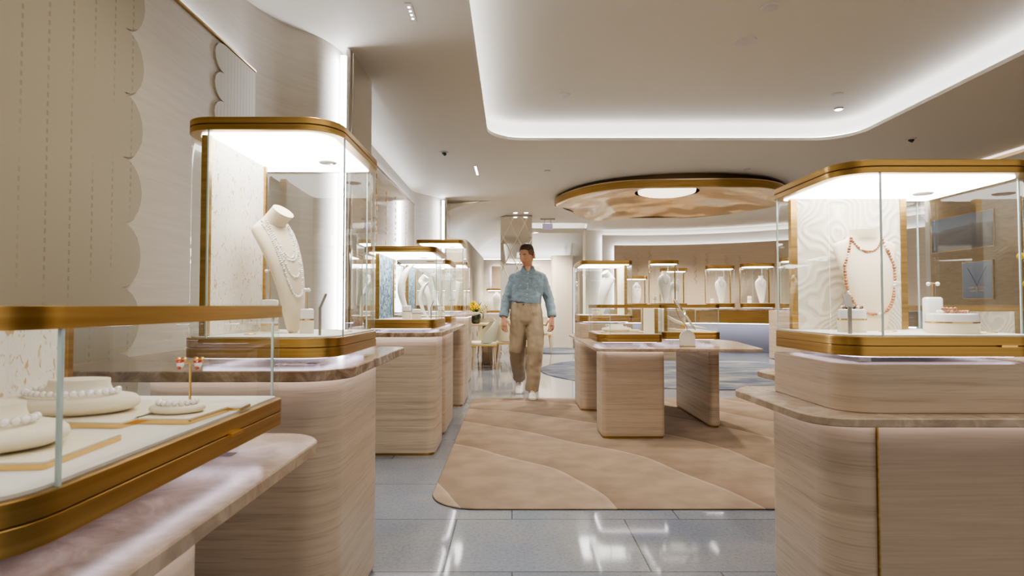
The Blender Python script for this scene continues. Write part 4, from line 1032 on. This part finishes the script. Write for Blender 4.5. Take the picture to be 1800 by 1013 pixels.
# billy buttons in a slim vase on the second right worktop
t = thing('flower_vase', 'slim vase with two yellow ball flowers behind the near right case', 'vase of flowers', (2.62, 2.80, .757))
obj('vase', MB().lathe([(.025, 0), (.035, .02), (.035, .10), (.018, .16), (.016, .22)], n=20), 'marble_white', t, smooth=60)
for P_, q in (([(0,0,.20), (-.10, 0, .45), (-.225, -.02, .575)], 0), ([(0,0,.20), (-.08, 0, .36), (-.20, -.02, .445)], 0)):
    st = obj('stem', MB().tube(P_, .002, 6), 'leaf', t); obj('flower_head', MB().sphere(P_[-1], .0165, 12, 8), 'petal', st, smooth=80)

# ------------------------------------------------------------------ the walking man
man = thing('person', 'man in pale blue shirt and khaki trousers walking with his head turned aside', 'person', (.19, 7.0, 0))
def finger(mb, p, dirs, lens, r):
    pts = [Vector(p)]
    for d, l in zip(dirs, lens): pts.append(pts[-1] + Vector(d).normalized()*l)
    mb.tube(pts, [r, r*.95, r*.85, r*.6], 8); mb.sphere(pts[-1], r*.62, 8, 6)
def hand(mb0, w, side):
    """relaxed hand hanging from wrist w; side=+1 for image right; palm faces the thigh"""
    w = Vector(w); mb = MB()
    # palm: thin in x, wide in y
    mb.tube([w + Vector((0, 0, .03)), w + Vector((0, -.002, -.005)), w + Vector((0, -.006, -.045)), w + Vector((0, -.010, -.088))], [(.024, .026), (.018, .030), (.017, .040), (.012, .040)], 14)
    for k, (dy, l) in enumerate(((-.044, .9), (-.020, 1.0), (.004, .95), (.026, .78))):
        c = .25 + .1*k
        finger(mb, w + Vector((0, dy, -.082)), [(-side*.12*0 - side*.10, 0, -1), (-side*.42, 0, -.9), (-side*.8, 0, -.75)], [.042*l, .026*l, .020*l], .0088)
    finger(mb, w + Vector((0, -.030, -.018)), [(-side*.25, -.75, -.8), (-side*.35, -.35, -1), (-side*.4, -.05, -1)], [.038, .030, .022], .0105)
    q = Matrix.Rotation(side*R(-48), 3, 'Z')
    mb0.add([w + q @ ((Vector(p) - w)*1.08) for p in mb.v], mb.f)
body = MB()
bd = .06
body.tube([(-.02, bd, .86), (-.02, bd, .98), (-.01, bd, 1.15), (0, bd, 1.32), (.0, bd, 1.44), (.0, bd, 1.50)], [(.08, .05), (.12, .08), (.135, .09), (.15, .09), (.13, .07), (.08, .06)], 20)
body.tube([(0, bd-.092, 1.482), (0, bd-.080, 1.515), (0, bd-.050, 1.545)], [.006, .022, .032], 12)
body.tube([(.0, bd+.01, 1.46), (-.002, bd, 1.54), (-.006, bd-.01, 1.62)], [.064, .056, .057], 18)
# arms: R = image left
for (S, E, Wr, side) in (((-.165, bd, 1.455), (-.255, bd+.03, 1.20), (-.290, bd-.06, .955), -1), ((.175, bd, 1.455), (.255, bd+.05, 1.19), (.285, bd-.03, .955), 1)):
    body.tube([S, [(a+b)/2 for a, b in zip(S, E)], E, [(a+b)/2 for a, b in zip(E, Wr)], Wr], [.036, .040, .036, .034, .026], 14)
    hand(body, Wr, side)
# legs
body.tube([(-.10, bd, .92), (-.13, bd+.08, .52), (-.10, .56, .17)], [.065, .05, .036], 14)
body.tube([(.07, bd, .92), (.08, bd-.08, .52), (.045, bd-.02, .11)], [.065, .05, .036], 14)
body.tube([(-.10, .56, .17), (-.10, .56, .09), (-.10, .49, .035)], [.038, .04, .03], 12)
body.tube([(.045, bd-.02, .11), (.045, bd-.03, .06), (.045, bd-.12, .04)], [.038, .038, .03], 12)
# head
HW = Euler((R(9), 0, R(-36)), 'XYZ').to_matrix(); HC = Vector((-.010, bd-.03, 1.694))
def head_pt(th, ph, hair=0):
    """th from +z, ph azimuth; face looks to -y"""
    d = Vector((math.sin(th)*math.cos(ph), math.sin(th)*math.sin(ph), math.cos(th)))
    x, y, z = d.x*.077, d.y*.098, d.z*.122
    if z < 0:
        f = -z/.122
        x *= 1 - .25*f**1.6; y = y*(1 - .12*f) if y < 0 else y*(1 - .42*f); y -= .016*f
    if y < 0: x *= 1 - .06*(-y/.098)**2
    def g(cx, cz, sx, sz): return math.exp(-((x-cx)/sx)**2 - ((z-cz)/sz)**2) if y < 0 else 0
    y -= .030*g(0, -.030, .0115, .017)*1.0 + .018*g(0, -.008, .009, .022)
    y -= .0075*g(0, .017, .045, .010)
    y += .011*(g(.030, .000, .014, .011) + g(-.030, .000, .014, .011))
    y -= .006*g(0, -.066, .020, .007) + .005*g(0, -.078, .016, .006)
    y -= .012*g(0, -.108, .022, .014)
    y -= .006*(g(.042, -.03, .018, .02) + g(-.042, -.03, .018, .02))
    v = Vector((x, y, z))
    return v + v.normalized()*hair
def to_man(v): return HC + HW @ (v*1.07)
nu, nv = 56, 44
vs = [to_man(head_pt(.0001, 0))]; fs = []
for j in range(1, nv):
    for i in range(nu): vs.append(to_man(head_pt(PI*j/nv, 2*PI*i/nu)))
vs.append(to_man(head_pt(PI-.0001, 0)))
for i in range(nu):
    fs.append((0, 1+i, 1+(i+1)%nu))
    for j in range(nv-2): a = 1+j*nu+i; b_ = 1+j*nu+(i+1)%nu; fs.append((a, a+nu, b_+nu, b_))
    l = 1+(nv-2)*nu; fs.append((l+i, len(vs)-1, l+(i+1)%nu))
body.add(vs, fs)
for s in (-1, 1):
    c = to_man(Vector((s*.077, .012, -.012))); 
    P = [to_man(Vector((s*(.082+.010*math.sin(PI*k/12)), .012+.016*math.cos(2*PI*k/12)+.004, -.012+.030*math.sin(2*PI*k/12)))) for k in range(13)]
    body.tube(P, .006, 6); body.sphere(to_man(Vector((s*.076, .012, -.014))), .016, 8, 8, (.7, .8, 1.6))
bo = obj('body', body, 'skin', man, smooth=180)
rm = bo.modifiers.new('r', 'REMESH'); rm.mode = 'VOXEL'; rm.voxel_size = .0042; rm.use_smooth_shade = True
sm = bo.modifiers.new('s', 'SMOOTH'); sm.iterations = 3; sm.factor = .5
# face details
mbw = MB(); mbi = MB(); mbb = MB()
for s in (-1, 1):
    mbw.sphere(to_man(Vector((s*.030, -.0745, .000))), .0112, 12, 8, (1, 1, .62)); mbi.sphere(to_man(Vector((s*.030-.003, -.0815, -.001))), .0055, 8, 6)
    mbb.tube([to_man(Vector((s*x_, y_, z_))) for x_, y_, z_ in ((.014, -.099, .018), (.030, -.096, .023), (.046, -.083, .018))], [.0035, .0045, .0028], 6)
e = obj('eyes', mbw, 'eyew', man, smooth=80); obj('pupils', mbi, 'iris', e, smooth=80)
obj('eyebrows', mbb, 'hair', man, smooth=80)
obj('lips', MB().tube([to_man(Vector(q)) for q in ((-.022, -.086, -.071), (-.010, -.098, -.069), (0, -.101, -.070), (.010, -.098, -.069), (.022, -.086, -.071))], [(.002), (.0045), (.005), (.0045), .002], 8), 'lip', man, smooth=80)
def cap(hfun, inside, name, mat, parent, nu=110, nv=90):
    mb = MB(); grid = {}
    for j in range(0, nv+1):
        for i in range(nu):
            th = max(.0001, min(PI-.0001, PI*j/nv)); ph = 2*PI*i/nu; grid[j, i] = (head_pt(th, ph, hfun(th, ph)), head_pt(th, ph, 0))
    vs = []; ix = {}; fs = []
    for j in range(nv):
        for i in range(nu):
            q = [(j, i), (j+1, i), (j+1, (i+1)%nu), (j, (i+1)%nu)]
            if all(inside(grid[k][1]) for k in q):
                for k in q:
                    if k not in ix: ix[k] = len(vs); vs.append(to_man(grid[k][0]))
                fs.append(tuple(ix[k] for k in q))
    mb.add(vs, fs); return obj(name, mb, mat, parent, smooth=180)
def hairline(v): # top hair
    return v.z > .066 - max(0, v.y+.03)*.35 - .012*math.exp(-((abs(v.x)-.06)/.02)**2)*(v.y < -.02)
def hairside(v): return v.z > -.012 + max(0, -v.y)*.5 - max(0, v.y)*.45 and v.y > -.056 and not hairline(Vector((v.x, v.y, v.z-.01)))
hr = cap(lambda th, ph: .003 + .016*min(1, max(0, (.122*math.cos(th)-.045)/.05)), hairline, 'hair', 'hair', man)
s_ = hr.modifiers.new('s', 'SOLIDIFY'); s_.thickness = .006; s_.offset = -1
hs = cap(lambda th, ph: .0035, hairside, 'side_hair', 'stubble', man)
s_ = hs.modifiers.new('s', 'SOLIDIFY'); s_.thickness = .004; s_.offset = -1
# shirt
sh_ = MB()
sh_.tube([(-.025, bd, 1.115), (-.02, bd, 1.14), (-.02, bd, 1.18), (-.012, bd, 1.26), (-.002, bd, 1.36), (0, bd, 1.43), (0, bd, 1.47), (.0, bd, 1.50), (.0, bd, 1.525), (.0, bd, 1.548)], [(.165, .118), (.180, .13), (.182, .13), (.186, .128), (.200, .132), (.204, .125), (.190, .112), (.145, .095), (.088, .078), (.066, .066)], 32)
for (S, E, Wr) in (((-.150, bd, 1.445), (-.250, bd+.03, 1.19), (-.288, bd-.05, .985)), ((.155, bd, 1.445), (.252, bd+.05, 1.18), (.284, bd-.02, .985))):
    m1 = [(a*.5+b*.5) for a, b in zip(S, E)]; m2 = [(a*.5+b*.5) for a, b in zip(E, Wr)]; m3 = [(a*.15+b*.85) for a, b in zip(E, Wr)]
    sh_.tube([S, m1, E, m2, m3, Wr], [.066, .063, .058, .055, .054, .050], 18); sh_.sphere(Vector(S)*1.0 + Vector((math.copysign(.010, S[0]), 0, -.010)), .056, 16, 12)
so = obj('shirt', sh_, 'shirt', man, smooth=180)
rm = so.modifiers.new('r', 'REMESH'); rm.mode = 'VOXEL'; rm.voxel_size = .008; rm.use_smooth_shade = True
sm = so.modifiers.new('s', 'SMOOTH'); sm.iterations = 4; sm.factor = .6
tx = bpy.data.textures.new('folds', 'CLOUDS'); tx.noise_scale = .055; tx.noise_depth = 1
dp = so.modifiers.new('d', 'DISPLACE'); dp.texture = tx; dp.strength = .020; dp.mid_level = .5; dp.texture_coords = 'LOCAL'
for (Wr, E, sd) in (((-.290, bd-.055, .975), (-.250, bd+.03, 1.19), -1), ((.286, bd-.025, .975), (.252, bd+.05, 1.18), 1)):
    d = (Vector(E)-Vector(Wr)).normalized()
    obj('cuff', MB().tube([Vector(Wr)+d*-.012, Vector(Wr)+d*.005, Vector(Wr)+d*.045, Vector(Wr)+d*.055], [.050, .057, .055, .049], 20), 'shirtd', so, smooth=60)
for s in (-1, 1):
    P0 = [(s*.014, bd-.112, 1.487), (s*.052, bd-.112, 1.483), (s*.085, bd-.078, 1.515), (s*.070, bd-.01, 1.574), (s*.060, bd-.05, 1.562)]
    mb = MB(); mb.add(P0 + [(x_, y_+.006, z_-.006) for x_, y_, z_ in P0], [(0,1,2,4), (2,3,4), (9,7,6,5), (9,8,7), (0,5,6,1), (1,6,7,2), (2,7,8,3)])
    obj('collar', mb, 'shirtd', so, smooth=40)
obj('collar_band', MB().rings([[((.072-.004*j)*math.cos(R(a)), bd+.004+(.074-.003*j)*math.sin(R(a)), 1.525+.016*j+.006*math.sin(R(a))) for a in range(-38, 219, 8)] for j in range(4)], cap=False, closed=False), 'shirtd', so, smooth=60)
for k in range(6): obj('button', MB().sphere((-.002-.003*k, bd-.122-.010*math.sin(min(k, 3)*.6)-.001, 1.48-.062*k), .0055, 8, 6, (1, .5, 1)), 'gloss_white', so, smooth=80)
# trousers
tr = MB()
tr.tube([(-.022, bd, 1.125), (-.022, bd, 1.08), (-.02, bd, 1.0), (-.018, bd, .93), (-.018, bd, .87)], [(.176, .118), (.184, .126), (.198, .132), (.198, .126), (.16, .10)], 28)
tr.tube([(-.100, bd, .95), (-.115, bd+.02, .78), (-.128, bd+.05, .58), (-.118, bd+.22, .40), (-.095, .52, .185)], [(.106, .112), (.106, .110), (.098, .10), (.088, .09), (.078, .082)], 20)
tr.tube([(.070, bd, .95), (.085, bd-.03, .78), (.085, bd-.06, .56), (.068, bd-.04, .33), (.048, bd-.02, .085)], [(.106, .112), (.106, .110), (.096, .10), (.088, .09), (.082, .086)], 20)
to = obj('trousers', tr, 'trousers', man, smooth=180)
rm = to.modifiers.new('r', 'REMESH'); rm.mode = 'VOXEL'; rm.voxel_size = .008; rm.use_smooth_shade = True
sm = to.modifiers.new('s', 'SMOOTH'); sm.iterations = 6; sm.factor = .6
tx2 = bpy.data.textures.new('folds2', 'CLOUDS'); tx2.noise_scale = .10; tx2.noise_depth = 1
dp = to.modifiers.new('d', 'DISPLACE'); dp.texture = tx2; dp.strength = .022; dp.mid_level = .5; dp.texture_coords = 'LOCAL'
obj('waistband', MB().tube([(-.022, bd, 1.095), (-.022, bd, 1.125)], [(.181, .125), (.178, .122)], 36), 'trousers', to, smooth=60)
for k, xx in enumerate((-.14, -.07, .04, .11)): obj('belt_loop', MB().box(xx-.005, xx+.005, bd-.128, bd-.108, 1.085, 1.13), 'trousers', to)
obj('waist_button', MB().sphere((-.055, bd-.126, 1.11), .008, 8, 6), 'black', to)
# shoes
def shoe(loc, rx, rz):
    o = MB(); secs = [(-.155, .030, .020), (-.13, .043, .035), (-.08, .050, .050), (-.02, .045, .068), (.04, .040, .080), (.09, .038, .085), (.115, .028, .075)]
    rs = []
    for y, w, h in secs:
        rs.append([(w*math.cos(2*PI*k/18), y, .022 + max(-.01, (h-.02)*math.sin(2*PI*k/18)) ) for k in range(18)])
    a = obj('shoe', MB().rings(rs), 'shoe', man, smooth=60); a.location = loc; a.rotation_euler = (rx, 0, rz)
    so_ = [(x*1.05, y) for x, y in [(-.03, -.155), (.03, -.155), (.052, -.10), (.048, 0), (.042, .09), (.025, .12), (-.025, .12), (-.042, .09), (-.048, 0), (-.052, -.10)]]
    obj('sole', MB().prism(so_, 0, .022, .004), 'sole', a, smooth=40)
    mb = MB()
    for k in range(5): y = -.085 + k*.022; mb.tube([(-.022, y, .055+k*.008), (0, y-.004, .064+k*.009), (.022, y, .055+k*.008)], .0028, 6)
    obj('laces', mb, 'gloss_white', a)
    obj('side_patch', MB().box(.030, .0395, .055, .095, .055, .085), 'black', a)
    return a
shoe((.045, bd-.09, .010), R(0), R(3))
shoe((-.098, .53, .052), R(24), R(-4))

# ------------------------------------------------------------------ light
W_ = bpy.data.worlds.new('World'); bpy.context.scene.world = W_; W_.use_nodes = True
bg = W_.node_tree.nodes['Background']; bg.inputs[0].default_value = (1, .90, .78, 1); bg.inputs[1].default_value = .50
def area(name, loc, rot, sx, sy, p, col=(1, .93, .85)):
    l = bpy.data.lights.new(name, 'AREA'); l.shape = 'RECTANGLE'; l.size = sx; l.size_y = sy; l.energy = p; l.color = col
    o = bpy.data.objects.new(name, l); C.objects.link(o); o.location = loc; o.rotation_euler = rot; return o
def spot(name, loc, p, ang=95, blend=.8, col=(1, .89, .75), r=.06):
    l = bpy.data.lights.new(name, 'SPOT'); l.energy = p; l.spot_size = R(ang); l.spot_blend = blend; l.color = col; l.shadow_soft_size = r
    o = bpy.data.objects.new(name, l); C.objects.link(o); o.location = loc; return o
area('recess_fill', (1.8, .2, CZ+.19), (0, 0, 0), 3.2, 2.5, 22)  # added area fill over the foreground, not a fitting
for i, (x, y, p) in enumerate(((1.8, 2.8, 34), (.3, 4.4, 36), (2.6, 5.0, 46), (-.6, 2.2, 24), (-.6, 5.2, 45), (.3, 8.2, 90), (-.4, 10.5, 120), (2.2, 7.7, 165), (5.0, 11.2, 220), (1.2, 12.2, 190), (.6, 14.9, 200), (6.2, 9.0, 140), (3.6, 13.1, 180), (3.6, 3.6, 40))):
    spot('fill_spot', (x, y, CZ - .04 if not (-.2 < x < 3.8 and y < 6.7) else CZ+.18), p*1.5, 130)  # added fill spots to brighten the room; no fittings at these points

# ------------------------------------------------------------------ camera
cam = bpy.data.cameras.new('camera'); co = bpy.data.objects.new('camera', cam); C.objects.link(co)
cam.sensor_width = 36; cam.lens = 36*1040/1800; cam.clip_start = .02; cam.clip_end = 100
co.location = (0, 0, 1.1); co.rotation_euler = (R(90 + 1.68), 0, 0)
cam.dof.use_dof = True; cam.dof.focus_distance = 5.5; cam.dof.aperture_fstop = 8
S = bpy.context.scene; S.camera = co
S.view_settings.view_transform = 'AgX'; S.view_settings.look = 'AgX - Medium High Contrast'; S.view_settings.exposure = .8
cy = S.cycles; cy.max_bounces = 9; cy.diffuse_bounces = 4; cy.glossy_bounces = 4; cy.transparent_max_bounces = 40; cy.transmission_bounces = 4
cy.caustics_reflective = False; cy.caustics_refractive = False; cy.sample_clamp_indirect = 4; cy.use_denoising = True
